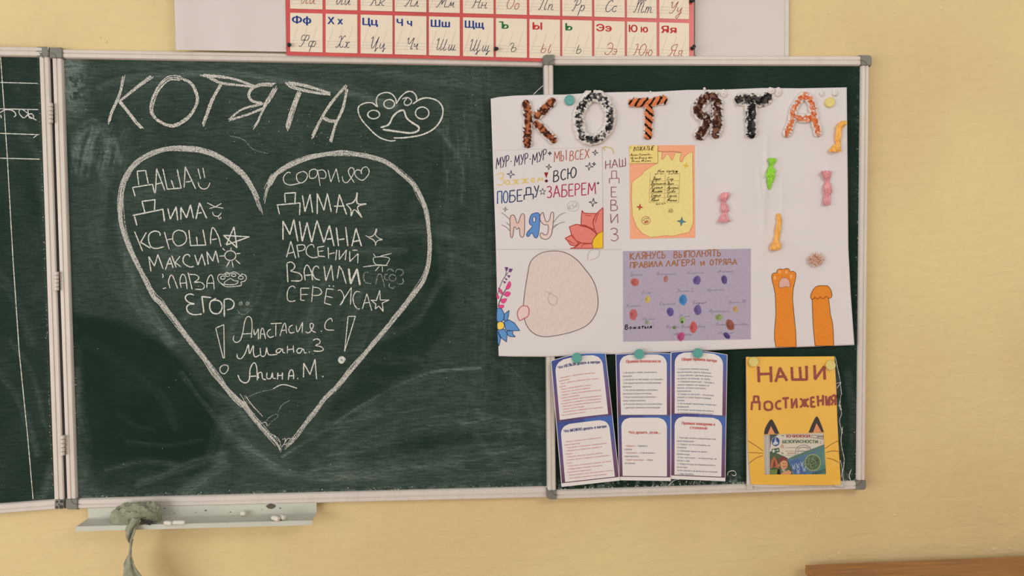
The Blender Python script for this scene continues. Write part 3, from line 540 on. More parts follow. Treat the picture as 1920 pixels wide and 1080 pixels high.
# hinges between the two
for hu, hv, hl in [(95.5, 212, 38), (106.5, 527, 36), (118, 835, 38)]:
    g = G(); c0 = P(hu, hv-hl/2, .0235); c1 = P(hu, hv+hl/2, .0235); nk = 5
    for k in range(nk):
        a = c0+(c1-c0)*(k/nk+.012); b = c0+(c1-c0)*((k+1)/nk-.012); r = .0042
        n = 12; V = []
        for q, rr in ((a, r*.85), (a+(b-a)*.08, r), (b-(b-a)*.08, r), (b, r*.85)):
            for j in range(n):
                an = 2*math.pi*j/n; V.append(q+np.array([math.cos(an)*rr, math.sin(an)*rr, 0]))
        f = [(m*n+j, m*n+(j+1) % n, (m+1)*n+(j+1) % n, (m+1)*n+j) for m in range(3) for j in range(n)]
        g.add(V, f+[tuple(range(n))[::-1], tuple(range(3*n, 4*n))])
    g.build('hinge', FRAME, wing, smooth=False)
# ---- right board, mounted over the end of the centre board
RD, RF = .025, .031
t = thing('chalkboard', P(1325, 935, .025), 'narrower right chalkboard covered with a cat poster and rule sheets', 'chalkboard'); right = t
def dust_right(U, V):
    D = .012+.05*np.clip(fbm(U/90, V/90, 81, 4)-.35, 0, 1)
    D += .20*(fbm(U/5, V/6, 91, 3) > .56)*np.clip((V-np.interp(U, [1043, 1587], [897, 886]))/10, 0, 1)
    D += .10*(fbm(U/3, V/3, 93, 2) > .66)*np.clip((U-1600)/12, 0, 1)
    D += .07*np.exp(-((V-845)/60)**2)*np.exp(-((U-1380)/14)**2)
    return smear(D, U, V, [(1590, 700), (1600, 800), (1590, 890)], 10, .05, 120)
dust_surface(1038, 1615, 121, 918, 3.5, RD, dust_right, t, [(1037, 120), (1616, 121.5), (1608, 902.5), (1042, 920)])
rail('frame_rail', (1022, 104), (1632, 104.6), (1022, 121.5), (1632, 123), RF, 0, RD, t)
rail('frame_rail', (1030, 937), (1620, 917.5), (1030, 919.5), (1620, 901.5), RF, 0, RD, t)
rail('frame_rail', (1020, 110), (1027, 930), (1038, 110), (1043.4, 930), RF, 0, RD, t)
rail('frame_rail', (1630.3, 110), (1622.3, 912), (1615, 110), (1606.8, 912), RF, 0, RD, t)
cap(1018, 100.5, 1041, 122.5, 0, RF+.003, t, 'TL'); cap(1613.5, 101.5, 1636.5, 123.5, 0, RF+.003, t, 'TR')
cap(1604.5, 899.5, 1626, 920.5, 0, RF+.003, t, 'BR'); cap(1025.5, 918.5, 1045, 938.5, 0, RF+.003, t, 'BL')
# ------------------------------------------------------------------ chalk on the centre board
CE = MD+.0005
def chalk(name, items, m, parent, d=CE, base=2.2, mult=None):
    g = G()
    for T, s, *r in items:
        wd = r[0] if r else base
        for pl in parse(s): g.ribbon(T(pl), wd, d, jit=.22, step=2.2)
    return g.build(name, m, parent)
def bundle(g, pts, spread, n, wd, d, seed=0, drift=.25):
    """a stroke gone over again and again: n strands that wander across the width"""
    pts = resample(pts, 3.0); t = np.gradient(pts, axis=0); t /= np.linalg.norm(t, axis=1)[:, None]+1e-9; nn = np.stack([-t[:, 1], t[:, 0]], 1)
    L = len(pts); x = np.arange(L)
    for k in range(n):
        o = ((k+.5)/n*2-1)*spread*.5*(.7+.6*fbm(x/22.0, np.full(L, seed+3.3), 131, 2))
        wob = (fbm(x/14.0, np.full(L, k*9.3+seed), 130, 2)-.5)*spread*drift*2
        a = RNG.integers(0, max(1, L//9)); b = L-RNG.integers(0, max(1, L//9))
        q = pts+nn*(o+wob)[:, None]
        if b-a > 2: g.ribbon(q[a:b], wd*RNG.uniform(.7, 1.25), d+k*.00002, jit=.35, step=2.4)
A_ = Z(180, 120, 340/1920); B_ = Z(500, 120, .1875); C_ = Z(210, 260, .18519); D_ = Z(500, 270, .18519); E_ = Z(210, 420, .18519); F_ = Z(500, 420, .18519); G_ = Z(360, 580, .18519); H_ = Z(360, 700, .20374); W_ = Z(0, 60, 1/4.5)
g = G()
for T, s, sp, n in [(A_, 's 300,112 245,330 172,500 130,640', 5.2, 4), (A_, 's 600,120 430,250 262,385', 4.6, 3), (A_, 's 235,375 320,485 420,615 497,690', 5.4, 4),
    (A_, 's 830,130 980,185 1050,280 1072,400 1000,540 880,635 780,655 660,600 590,520 590,420 640,290 710,200 780,150 870,150 960,180', 5, 4),
    (A_, 's 1085,120 1300,135 1480,165 1680,240', 3.5, 3), (A_, 's 1130,105 1310,195 1500,222 1680,242', 3.5, 3), (A_, 's 1330,205 1235,370 1185,500 1130,660', 5.4, 4),
    (A_, 's 1905,215 1740,220 1650,262 1615,330 1660,395 1790,418', 4.6, 3), (A_, '1905,225 1800,400 1720,600 1655,690', 3.2, 2), (A_, 's 1918,235 1860,350 1780,470 1680,680', 3.2, 2),
    (A_, 's 1780,415 1550,480 1400,595', 3, 2), (A_, '1800,455 1600,540 1400,600', 3, 2),
    (B_, 's 180,190 330,205 470,240 650,300', 4.0, 3), (B_, 's 190,200 300,245 480,285 640,305', 4.0, 3), (B_, 's 335,260 250,480 203,670', 6.6, 5),
    (B_, 's 800,215 660,370 540,560 447,750', 4.6, 4), (B_, 's 810,215 760,440 690,600 632,795', 4.6, 4), (B_, 's 560,535 620,565 705,575', 4.4, 3)]:
    for pl in parse(s): bundle(g, T(pl), sp*1.2, n+1, 2.0, CE, n*3)
g.build('chalk_heading', CH_B, main)
g = G()
for s, wd in [('s 1110,430 1050,388 970,395 915,440 940,540 1040,660 1130,735 1230,768 1290,765', 2.4), ('s 1270,740 1400,735 1560,705 1680,640 1750,540 1760,440 1710,370 1620,340 1540,350 1460,400', 2.8),
    ('s 1110,430 1095,370 1120,310 1190,285 1250,300 1290,350 1295,400', 2.4), ('s 1295,400 1340,330 1400,280 1455,278 1495,320 1500,372', 2.4),
    ('s 1405,340 1375,380 1390,412 1430,405 1450,370 1410,335 1355,350', 2.0), ('s 1140,635 1220,605 1260,530 1310,480 1370,465 1400,540 1460,590 1520,630 1510,670 1440,690 1340,680 1160,655', 3.4)]:
    for pl in parse(s): g.ribbon(B_(pl), wd, CE, jit=.25, step=2.2)
for c in [(1070, 505, 60, 43), (1225, 400, 54, 45), (1555, 490, 68, 60)]: g.ribbon(B_(ell(*c)), 2.4, CE, jit=.2, taper=False)
g.build('chalk_paw_print', CH_N, main)
LH = np.vstack([C_([(1525, 790), (1480, 640), (1400, 470), (1290, 330), (1150, 218), (1000, 150), (830, 108), (660, 95), (500, 118), (350, 180), (230, 270), (150, 380), (105, 500), (88, 640), (92, 790), (112, 920), (165, 1070)]),
                E_([(240, 370), (330, 550), (430, 740), (520, 830)]), G_([(20, 370), (110, 480), (220, 640), (330, 780), (430, 890), (520, 970)]), H_([(470, 270), (570, 410), (690, 540), (790, 650), (830, 715)])])
RH = np.vstack([H_([(830, 720), (950, 590), (1080, 420), (1220, 240), (1320, 140)]), G_([(1450, 800), (1620, 600), (1780, 410)]), F_([(1210, 1050), (1350, 880), (1490, 700), (1590, 560), (1640, 400), (1650, 200), (1640, 60)]),
                D_([(1610, 660), (1500, 430), (1380, 310), (1220, 190), (1050, 130), (850, 95), (700, 90), (500, 120), (330, 170), (180, 240), (80, 320), (20, 420)]), C_([(1640, 370), (1570, 500), (1540, 620), (1530, 740)])])
g = G()
for pts, sp in ((LH, 9.2), (RH, 8.2)):
    q = smooth(pts, 5); n = len(q)
    bundle(g, q, sp, 7, 1.35, CE, 5, .30); bundle(g, q, sp*.8, 5, 1.0, CE+.0003, 9, .5)
    for k in range(26):
        a = int(RNG.integers(0, n-14)); b = min(n, a+int(RNG.integers(8, 26))); bundle(g, q[a:b]+RNG.uniform(-3, 3, 2), 3.5, 2, 1.3, CE+.0002, k)
for s in ('s 440,190 470,230 520,330', 's 490,205 560,300 650,395', 's 740,560 800,610 820,680', 's 830,610 860,600 850,660 880,640', 's 850,690 900,640 955,580', 's 800,700 840,660 880,600 920,610', '550,380 580,370;560,400 600,430', 's 640,460 680,450 690,490'):
    for pl in parse(s): g.ribbon(H_(pl), 1.8, CE, jit=.3)
g.build('chalk_heart', CH_H, main)
def names(nm, items, m=CH_N, base=2.1):
    g = G()
    for T, s, *r in items:
        for pl in parse(s): g.ribbon(T(pl), (r[0]*.93 if r else base), CE, jit=.22, step=2.2, taper=True)
    g.build(nm, m, main)
ov = lambda c: ' '.join('%.0f,%.0f' % tuple(p) for p in ell(*c, n=14))
names('chalk_name', [(C_, '250,330 340,322 368,458;255,335 272,470;205,495 410,462 430,550;210,500 235,585;440,550 452,305 535,525;450,460 510,445;515,305 560,512 700,500 660,310;600,420 628,498;730,495 742,285 848,510;745,440 800,432'), (C_, '870,300 897,408;920,295 940,400;s 872,440 885,485 925,510 970,495 992,445', 2)])
names('chalk_name', [(C_, '300,635 435,618 430,722;305,640 332,745;210,778 515,715 532,840;228,785 252,880;565,705 590,815 650,690 665,828;698,820 697,695 755,800 795,670 825,808;850,815 885,650 960,808;865,755 910,750', 2.6), (C_, '962,648 1045,690 1130,705;985,708 1050,688 1108,655;s 1018,740 1030,775 1075,785 1108,750;s 1075,785 1085,812 1104,805 1098,792', 1.8)])
names('chalk_name', [(E_, '228,75 310,275;348,85 290,185 390,245;s 488,120 480,85 430,72 380,100 370,160 395,230 450,248 525,230;530,80 580,255;562,158 615,150;c 670,60 625,90 615,160 650,215 690,220 740,190 755,140 730,80;778,60 795,218 950,213 920,55;855,125 865,210;s 998,205 1000,120 1020,35 1075,120 1105,230;1010,160 1062,150'), (E_, '1155,215 1235,30 1265,240 1130,115 1390,130 1158,212', 2.5)])
names('chalk_name', [(E_, '395,480 372,330 430,425 465,310 518,455;540,462 585,340 620,445;565,405 610,400;605,320 650,440;690,325 640,390 700,435;s 788,335 780,312 745,312 720,350 730,400 790,435 830,428;838,312 870,415 910,305 945,422;975,410 960,280 1020,375 1050,270 1080,395'),
    (E_, '1087,325 1140,322;'+ov((1198, 320, 57, 50))+';1205,240 1205,268;1118,245 1145,270;1260,300 1300,298;1250,362 1298,405;1215,378 1228,440;1190,378 1158,435', 2)])
names('chalk_name', [(E_, 's 508,505 520,525 510,545;515,655 548,645;s 588,650 572,580 600,515 630,560 665,655;s 700,645 688,570 710,510 745,540 760,660;695,600 755,595;770,490 812,662;s 780,510 850,515 880,545 850,580 830,592 900,590 935,625 915,660 840,660;s 960,650 965,570 1000,515 1025,560 1035,662;965,600 1030,598', 2),
    (E_, 's 1140,620 1090,590 1070,545 1090,510 1135,510 1160,490 1195,500 1235,485 1280,505 1300,520 1320,505 1350,520 1362,550 1340,580 1305,590 1310,620 1240,632 1160,635 1110,610;'+';'.join(ov(c) for c in [(1122, 543, 24, 17), (1170, 518, 24, 13), (1232, 518, 25, 14), (1305, 543, 27, 16)])+';c 1200,550 1150,580 1135,605 1180,615 1250,610 1280,580 1240,575', 1.6)])
names('chalk_name', [(E_, 's 830,720 790,708 750,725 745,760 780,795 840,808 780,815 755,850 775,895 830,918 910,912;930,900 925,850 910,735 1005,745;s 1055,752 1000,785 990,850 1020,900 1080,905 1115,850 1100,790 1050,770 1010,780;1138,940 1135,765;s 1135,765 1190,758 1235,795 1220,850 1165,870', 2.6)])
g = G(); [g.ribbon(E_(spiral(x, 803, 22)), 2, CE, jit=.2) for x in (1303, 1372)]; g.ribbon(E_(parse('s 1270,870 1300,910 1350,915 1388,880')[0]), 1.8, CE); g.build('chalk_smiley', CH_F, main)
names('chalk_name', [(D_, 's 238,300 235,285 200,295 170,340 180,390 230,415 300,405 350,390;c 350,280 305,310 310,370 350,395 400,360 412,310 380,280;c 430,310 440,270 490,255 515,290 490,340 440,345;515,258 530,350 542,425;s 520,270 570,262 600,300 590,345 535,345;622,262 650,385 705,250 735,388;s 765,325 775,375 810,392 850,350 880,300 885,260 858,238 830,262 832,300 860,350 888,392;s 960,305 950,270 915,262 893,290 905,330 965,368 1020,325 1038,275 1015,235 980,238 958,270 962,303', 1.8)])
names('chalk_name', [(D_, '180,500 292,493 285,612;183,505 188,595;100,618 338,597 333,720;110,625 130,712;362,520 388,685 440,510 465,695;512,710 512,500 580,670 615,500 655,690;705,700 735,510 810,715;680,630 788,628;s 805,610 870,595 905,545 915,490;s 918,490 918,600 1010,605;s 1010,605 920,640 965,745;s 965,745 890,665 855,730;s 855,730 850,660 805,612', 2.4)])
names('chalk_name', [(D_, '165,970 165,780 235,915 275,765 315,985;332,780 360,985 410,795 455,995;455,995 510,775 580,1000;580,1000 635,825 683,1035;610,965 665,958;705,845 728,1035;725,970 790,960;800,840 822,1035;862,1035 905,855 960,1035;870,990 945,975', 2.7), (D_, 's 1002,925 1030,942 1075,930 1098,900 1110,855 1115,880 1100,915 1130,950 1175,968 1130,975 1105,1000 1102,1030;s 1035,950 1080,970 1100,1000', 1.8)])
names('chalk_name', [(F_, '200,340 245,175 295,350;210,300 275,285;305,210 325,340;s 305,215 370,210 390,235 370,265 320,275;s 480,240 470,210 430,215 400,260 410,310 460,340 520,335;515,235 585,225;515,235 525,325 592,330;520,280 575,270;622,235 628,350;628,305 690,290;710,260 698,368;735,262 735,360 808,262 795,368;840,275 842,380 925,300 922,398;865,265 922,265', 2)])
names('chalk_name', [(F_, '205,400 215,590;s 205,395 250,385 285,420 270,460 240,475 330,500 358,540 340,575 245,575;s 390,570 380,470 410,415 450,480 465,570;385,520 450,515;s 530,450 510,425 480,440 465,490 490,550 540,568;580,425 600,575 655,415 675,575;715,550 735,425 765,470 805,605', 2.2), (F_, '830,450 850,605 915,455 945,620', 4)])
names('chalk_name', [(F_, 's 292,650 265,628 225,650 208,710 215,770 250,785 292,775;345,650 435,650;345,650 345,770 385,775;350,715 415,712;470,620 455,790;s 470,640 530,650 558,690 530,720 465,725;605,655 680,662;608,655 585,800 655,820;600,730 668,745;630,622 640,632;670,628 682,632;s 720,675 745,668 770,700 782,740 770,790 740,822;742,822 855,645;858,640 848,818;s 945,688 905,685 875,740 885,810 920,860 945,855;968,862 1015,705 1065,880;985,800 1040,795;1145,670 1150,770 1240,770 1170,800 1180,885 1135,830 1100,860 1105,810 1055,770 1110,775 1145,672', 1.9)])
names('chalk_faint_name', [(F_, 's 1030,490 1000,490 980,530 1000,590 1060,605;s 1105,610 1125,520 1160,515 1195,640;'+ov((1275, 545, 35, 33))+';s 1305,490 1320,460 1370,465 1385,500 1350,525;s 1375,550 1385,590 1350,612 1315,595;s 1300,630 1275,652 1240,635 1245,600;s 1230,570 1200,560 1195,520 1225,505;s 1215,475 1250,455 1290,480', 2.4)], CH_F)
names('chalk_doodle', [(F_, 's 1078,345 1085,385 1110,412;1110,412 1210,418;s 1210,418 1238,370 1240,345 1160,330 1090,338 1078,350;975,435 1100,418 1225,420;1100,475 1140,430;1170,430 1172,485;1080,300 1100,330;1150,325 1265,298', 1.7)])
names('chalk_exclamation', [(G_, '240,190 322,155 328,492 315,492 240,190;c 320,562 285,590 290,635 330,652 365,610 360,570', 1.8)])
names('chalk_exclamation', [(G_, '1580,72 1655,70 1545,425 1580,75', 1.9)]); g = G(); g.ribbon(G_(spiral(1515, 515, 38, 3)), 2.2, CE, jit=.2); g.build('chalk_dot', CH_N, main)
names('chalk_name', [(G_, 's 425,265 418,310 450,335 490,310 515,230 535,120 565,72 600,95 608,170 600,290;510,250 600,245;s 625,200 635,260 672,195;672,195 672,305;s 690,300 700,210 720,195 745,300;700,250 740,250;s 800,200 775,215 760,250 790,285 830,270;795,145 910,140;850,150 848,275;s 890,270 925,160 945,145 958,245;905,215 950,210;s 1020,160 990,175 980,215 1000,240 1040,230;s 1055,165 1070,230 1120,130;1120,130 1115,240;s 1150,225 1180,240 1215,200 1230,155 1205,140 1195,170 1215,215 1255,235;1305,222 1316,222;s 1420,125 1410,92 1370,110 1345,160 1360,205 1440,210', 1.9)])
names('chalk_name', [(G_, 's 455,450 462,490 500,497 540,440 570,355 575,400 585,450 620,365 622,440 640,482 690,460;s 690,390 700,470 740,465 755,385;s 755,385 770,450 800,462 865,455;s 905,400 870,400 850,430 880,440 915,400 920,435 945,440;968,370 965,445;1025,365 1030,440;965,410 1028,400;s 1120,400 1080,395 1060,425 1090,445 1125,400 1140,440 1160,438;1183,430 1192,432;s 1225,315 1260,298 1295,315 1290,345 1250,365 1310,380 1330,410 1290,425 1228,420', 2.1)])
names('chalk_name', [(G_, 's 465,665 490,720 540,745 580,710 590,600 630,540 655,590 662,720;575,680 650,675;s 675,700 670,650 705,640 715,700 750,712;s 760,640 758,695 795,700 815,640;s 815,640 820,695 850,700;870,640 865,712;915,640 915,712;868,670 915,668;s 975,715 985,640 1010,610 1028,650 1028,710;980,675 1025,672;1065,700 1075,700;1128,690 1132,545 1195,660 1245,505 1262,708;1318,680 1332,680', 2.3)])
for it_ in [(G_, 's 820,805 890,768 950,765 1020,785 1065,800', 2), (Z(910, 150, .18519), 's 485,150 530,105 597,45', 1.4)]: names('chalk_stroke', [it_])
for it_ in [(G_, 's 560,890 680,840 820,810', 1.4), (H_, 's 680,440 720,400 780,375 790,400 740,440 690,490', 1.4), (H_, 's 790,360 830,290 900,250', 1.4), (H_, 's 480,205 500,250 560,300', 1.4), (A_, 's 1410,760 1560,800 1660,900 1820,950', 1.4)]: names('chalk_faint_stroke', [it_], CH_F)
# wing chalk: ruled grid and the tail of a word
g = G(); we = lambda u, v: wd_(u)+.0005
for p in ([(1, 107), (7, 193), (14, 300), (24, 480), (36, 660), (52, 820), (62, 936)], [(0, 154.5), (71, 156.5)], [(-400, 200), (0, 204), (72, 205.5)], [(-400, 250), (0, 250), (74, 252.5)], [(-200, 296), (0, 296.5), (75, 298.5)],
          [(-120, 106), (-106, 420), (-90, 940)], [(-240, 104), (-222, 560), (-205, 955)]): g.ribbon(p, 1.6, we, jit=.3)
g.build('chalk_ruling', CH_N, wing)
for grp in ('s 0,680 50,655 110,665 135,700 115,718', 'c 240,690 180,650 160,680 200,725;s 235,655 240,690 250,725 285,725 270,690 235,705 310,745', '280,893 320,865', '5,700 12,725'):
    g = G()
    for pl in parse(grp): g.ribbon(W_(pl), 1.9, we, jit=.2)
    g.build('chalk_letter', CH_N, wing)
# scattered specks
def specks(n, gen, d, parent):
    g = G()
    for k in range(n):
        u, v, r = gen(); g.poly([(u-r, v), (u, v-r*.8), (u+r*.9, v+r*.1), (u+r*.1, v+r)], d(u, v) if callable(d) else d)
    prop(g.build('chalk_specks', CH_B, parent), kind='stuff')
L_ = lambda v: 143.4-(936-v)*.0323
def gm():
    k = random.random()
    if k < .3: return (random.uniform(118, 1015), random.uniform(125, 915), random.uniform(.4, .9))
    if k < .5: v = random.uniform(640, 935); return (L_(v)+abs(random.gauss(0, 3)), v, random.uniform(.5, 1.4))
    if k < .68: u = random.uniform(145, 1020); return (u, 935-(u-145)*.0285-abs(random.gauss(0, 3)), random.uniform(.5, 1.3))
    if k < .85: t_ = random.random(); return (random.gauss(560, 70), random.gauss(240, 22), random.uniform(.4, 1.0))
    return (random.gauss(500, 160), random.gauss(250, 40), random.uniform(.3, .8))
specks(330, gm, CE, main)
specks(70, lambda: ((lambda v: (71.5+(v-106)*.0345-abs(random.gauss(0, 1.5)), v, random.uniform(.4, 1.1)))(random.uniform(110, 930))), we, wing)
specks(110, lambda: ((lambda u: (u, 917-(u-1043)*.0285-abs(random.gauss(0, 3)), random.uniform(.5, 1.6)))(random.uniform(1046, 1400)) if random.random() < .7 else ((lambda v: (1613-(v-130)*.0105-abs(random.gauss(0, 2)), v, random.uniform(.4, 1.1)))(random.uniform(180, 890)))), RD+.0004, right)
T = Z(1250, 775, .1343)
for pl in [T(q) for q in parse('s 850,870 860,820 930,800 960,820;s 905,850 930,870 970,860 960,820;s 20,1010 100,940 180,920;s 270,970 280,940;s 380,970 390,950')]+[Z(1400, 880, .27083)(parse('s 725,0 710,40 718,75')[0])]:
    g = G(); g.ribbon(pl, 1.3, RD+.0005, jit=.2); g.build('chalk_scribble', CH_N, right)
# ------------------------------------------------------------------ chalk tray
TRAY = mat('grey_painted_steel', (198, 197, 182), rough=.45, var=.07, scale=14, bump=.04, bscale=60)
bl = P(166, 971.5, .018); br = P(594, 960.6, .018); zt = (bl[2]+br[2])/2
fl = P(167.7, 954.7, .018); z1 = P(400, 948, .018)[2]
xl, xr = bl[0], br[0]; DT = .072
def zat(u, v): return P(u, v, .018)[2]
tray = thing('chalk_tray', ((xl+xr)/2, -.02, zt), 'long grey metal chalk tray under the centre chalkboard', 'tray')
g = G(); zL, zR = bl[2], br[2]
zb = lambda x: zL+(zR-zL)*(x-xl)/(xr-xl)
ztop = lambda x: zb(x)+.0215
def strip(sec, x0, x1, th=.0012):
    """sheet metal: open section of (depth, height above the fold) swept along x"""
    V = []; n = len(sec); F = []
    for x in (x0, x1):
        for (d, h) in sec: V.append((x, -d, zb(x)+h))
        for (d, h) in sec: V.append((x, -d-th*.6, zb(x)+h-th*.8))
    m = 2*n
    for i in range(n-1): F += [(i, i+1, m+i+1, m+i), (n+i+1, n+i, m+n+i, m+n+i+1), (i, n+i, n+i+1, i+1), (m+i, m+i+1, m+n+i+1, m+n+i)]
    F += [(0, m, m+n, n), (n-1, n+n-1, m+n+n-1, m+n-1)]
    return V, F
g.add(*strip([(.0185, .0225), (.0195, .002), (.024, 0)], xl, xr)); g.build('back_flange', TRAY, tray)
g = G(); g.add(*strip([(.024, 0), (DT, .0005)], xl, xr)); g.build('shelf', TRAY, tray)
g = G(); g.add(*strip([(DT, .0005), (DT+.003, .002), (DT+.0035, -.0075)], xl, xr)); g.build('front_lip', TRAY, tray)
g = G(); rust = mat('brown_stain', (104, 92, 80), rough=.9, var=.3, scale=90)
T8 = Z(100, 920, .27083)
g.poly(T8(ell(1507, 107, 34, 17, 14)[:-1]+RNG.uniform(-3, 3, (14, 2))), .0201); 
for x, y, r in [(770, 122, 5), (838, 157, 4), (1055, 137, 7), (1225, 148, 5), (1571, 122, 6), (985, 150, 3), (1443, 130, 3)]: g.poly(T8(ell(x, y, r*1.3, r*.7, 6)[:-1]), .0201)
prop(g.build('stain', rust, tray), kind='stuff')
def onshelf(u, v, dz=0): return PZ(u, v, zt+dz)
CHK = mat('white_chalk_stick', (226, 219, 205), rough=.95, var=.08, scale=120, bump=.3, bscale=400)
def chalkpiece(c, ax, L, r, label):
    ax = np.array(ax, float); ax /= np.linalg.norm(ax); up = np.array([0, 0, 1.]) if abs(ax[2]) < .9 else np.array([1., 0, 0]); e1 = np.cross(ax, up); e1 /= np.linalg.norm(e1); e2 = np.cross(ax, e1)
    g = G(); n = 14; V = []; prof = [(-.5, .35), (-.49, .8), (-.44, .98), (0, 1.0), (.4, .97), (.47, .85), (.5, .4)]
    for q, rr in prof:
        for j in range(n):
            a = 2*math.pi*j/n; k = rr*r*(1+.07*math.sin(3*a+q*9)); V.append(c+ax*q*L+e1*math.cos(a)*k+e2*math.sin(a)*k)
    f = [(m*n+j, m*n+(j+1) % n, (m+1)*n+(j+1) % n, (m+1)*n+j) for m in range(len(prof)-1) for j in range(n)]
    g.add(V, f+[tuple(range(n))[::-1], tuple(range((len(prof)-1)*n, len(prof)*n))])
    prop(g.build('chalk_stick', CHK, smooth=True), label, 'chalk', 'chalk pieces on the tray')
r = .0042
for (u, v, ang, L, rr, lab, up) in [(315.5, 982, 22, .019, .0044, 'short white chalk touching the green rag on the tray', 0), (336, 981, 1, .026, .0046, 'longest white chalk stick, lying right of the green rag', 0),
        (456, 963, 0, .0115, .0052, 'stubby white chalk standing alone mid tray against the flange', 0), (517, 971.5, 35, .020, .0056, 'left white chalk of the touching pair at the tray right end', 0), (529, 969, 42, .018, .0058, 'right chalk of the touching pair at the tray right end', 0)]:
    c = onshelf(u, v, rr) if v > 965 else np.array([P(u, v, .032)[0], -.032, zt+rr]); c[2] = zb(c[0])+rr+.0012
    a = math.radians(ang); chalkpiece(c, (math.cos(a), -math.sin(a), 0), L, rr, lab)
# green rag: crumpled mound on the tray with a torn tail hanging down
RAG = mat('green_rag_cloth', (152, 153, 126), rough=.95, var=.30, scale=70, bump=1.0, bscale=420, sheen=.3)
rag = thing('cleaning_rag', onshelf(262, 972), 'crumpled sage green rag with its torn tail hanging off the tray', 'rag')
cx_ = onshelf(262, 975)[0]
g = G(); nu, nv = 110, 60; V = []
for j in range(nv):
    for i in range(nu):
        a = 2*math.pi*i/nu; p = j/(nv-1)*math.pi*.5
        x = math.cos(a)*math.cos(p)**.55; y = math.sin(a)*math.cos(p)**.55; z = math.sin(p)**.8
        cx2 = math.cos(a)*(1-j/(nv-1)); cy2 = math.sin(a)*(1-j/(nv-1)); n = fbm(cx2*4+9, cy2*5+9, 140, 5)-.5; fold = (abs(math.sin(cy2*7+cx2*1.5+4*n))-.5)*.16
        k = 1+.16*n+fold*.35
        X = cx_+x*.0535*k-.002; Y = -.0475-y*.0265*k; Zz = zt+.001+max(0, z*(.034+.004*x)*(1+.7*n)+fold*.055*z+.004*z*abs(math.sin(cx2*17+cy2*6+5*n)))*min(1, .15+z*2.2)
        V.append((X, min(-.0215, Y), Zz))
V = np.array(V); g.add(V, [(j*nu+i, j*nu+(i+1) % nu, (j+1)*nu+(i+1) % nu, (j+1)*nu+i) for j in range(nv-1) for i in range(nu)]+[tuple(range(nu))[::-1]])
g.build('crumpled_body', RAG, rag, smooth=True)
def cloth(name, path, wmax):
    """hanging strip: path of (u, v, half width px, depth, twist)"""
    p = np.array(path, float); L = np.linspace(0, 1, len(p)); q = np.linspace(0, 1, 60); r_ = [np.interp(q, L, p[:, k]) for k in range(5)]
    g = G(); m = 13; V = []
    for i in range(60):
        for j in range(m):
            s_ = j/(m-1)*2-1; tear = 1+.22*(fbm(q[i]*38, s_*2+8, 150, 3)-.5)*(abs(s_) > .8)*2
            u = r_[0][i]+s_*r_[2][i]*tear; d = r_[3][i]+.006*math.sin(s_*4+q[i]*9+r_[4][i])+.004*s_*r_[4][i]
            V.append(P(u, r_[1][i]+1.2*math.sin(s_*5+i*.3), d))
    g.add(V, [(i*m+j, i*m+j+1, (i+1)*m+j+1, (i+1)*m+j) for i in range(59) for j in range(m-1)])
    o = g.build(name, RAG, rag, smooth=True); md = o.modifiers.new('thick', 'SOLIDIFY'); md.thickness = .0016; return o
cloth('hanging_tail', [(252, 972, 13, .076, 0), (251, 980, 12, .084, .3), (246, 990, 9, .086, 1), (245, 1000, 8, .085, 1.5), (244, 1010, 6, .083, 2), (245, 1016, 2.5, .081, 2.5), (244.5, 1030, 1.6, .078, 3), (244, 1042, 3, .075, 3.4), (243, 1052, 7.5, .074, 3), (243, 1062, 10, .074, 2.4), (246, 1075, 15, .075, 2), (252, 1088, 20, .076, 1.4), (258, 1110, 25, .078, 1), (262, 1150, 24, .078, .6), (262, 1185, 14, .076, .3)], 0)
g = G()
for k in range(26):
    a = RNG.uniform(0, 6.3); c = np.array([274+RNG.uniform(-11, 14), 978+RNG.uniform(-4, 4)]); q = smooth(c+RNG.uniform(-7, 7, (4, 2))*np.array([1, .55])); g.ribbon(q, 1.0, .0765, step=2)
g.build('dark_threads', mat('dark_thread', (42, 44, 40), rough=.9), rag)  # small tangle of thin dark lines in front of the rag
# ------------------------------------------------------------------ desk in the lower right corner
WOOD = mat('varnished_desk_wood', (164, 112, 66), rough=.38, var=.28, scale=14, stretch=(.5, 6, 6), bump=.03)
WOOD2 = mat('desk_edge_wood', (138, 95, 55), rough=.5, var=.2, scale=14, stretch=(.5, 6, 6))
c = P(1509, 1059, .025); zd = c[2]; x0 = c[0]
desk = thing('school_desk', (x0+.6, -.3, 0), 'brown wooden desk top edge in the bottom right corner', 'desk')
g = G(); g.box((x0, -.58, zd-.022), (x0+1.2, -.025, zd)); o = g.build('desk_top', WOOD, desk); b = o.modifiers.new('b', 'BEVEL'); b.width = .002; b.segments = 2
g = G(); g.box((x0+.05, -.545, .0), (x0+.07, -.075, zd-.022)); g.build('side_panel', WOOD, desk)
g = G(); g.box((x0+1.13, -.545, .0), (x0+1.15, -.075, zd-.022)); g.build('side_panel', WOOD, desk)
g = G(); g.box((x0+.07, -.10, .30), (x0+1.13, -.085, zd-.022)); g.build('modesty_panel', WOOD2, desk)
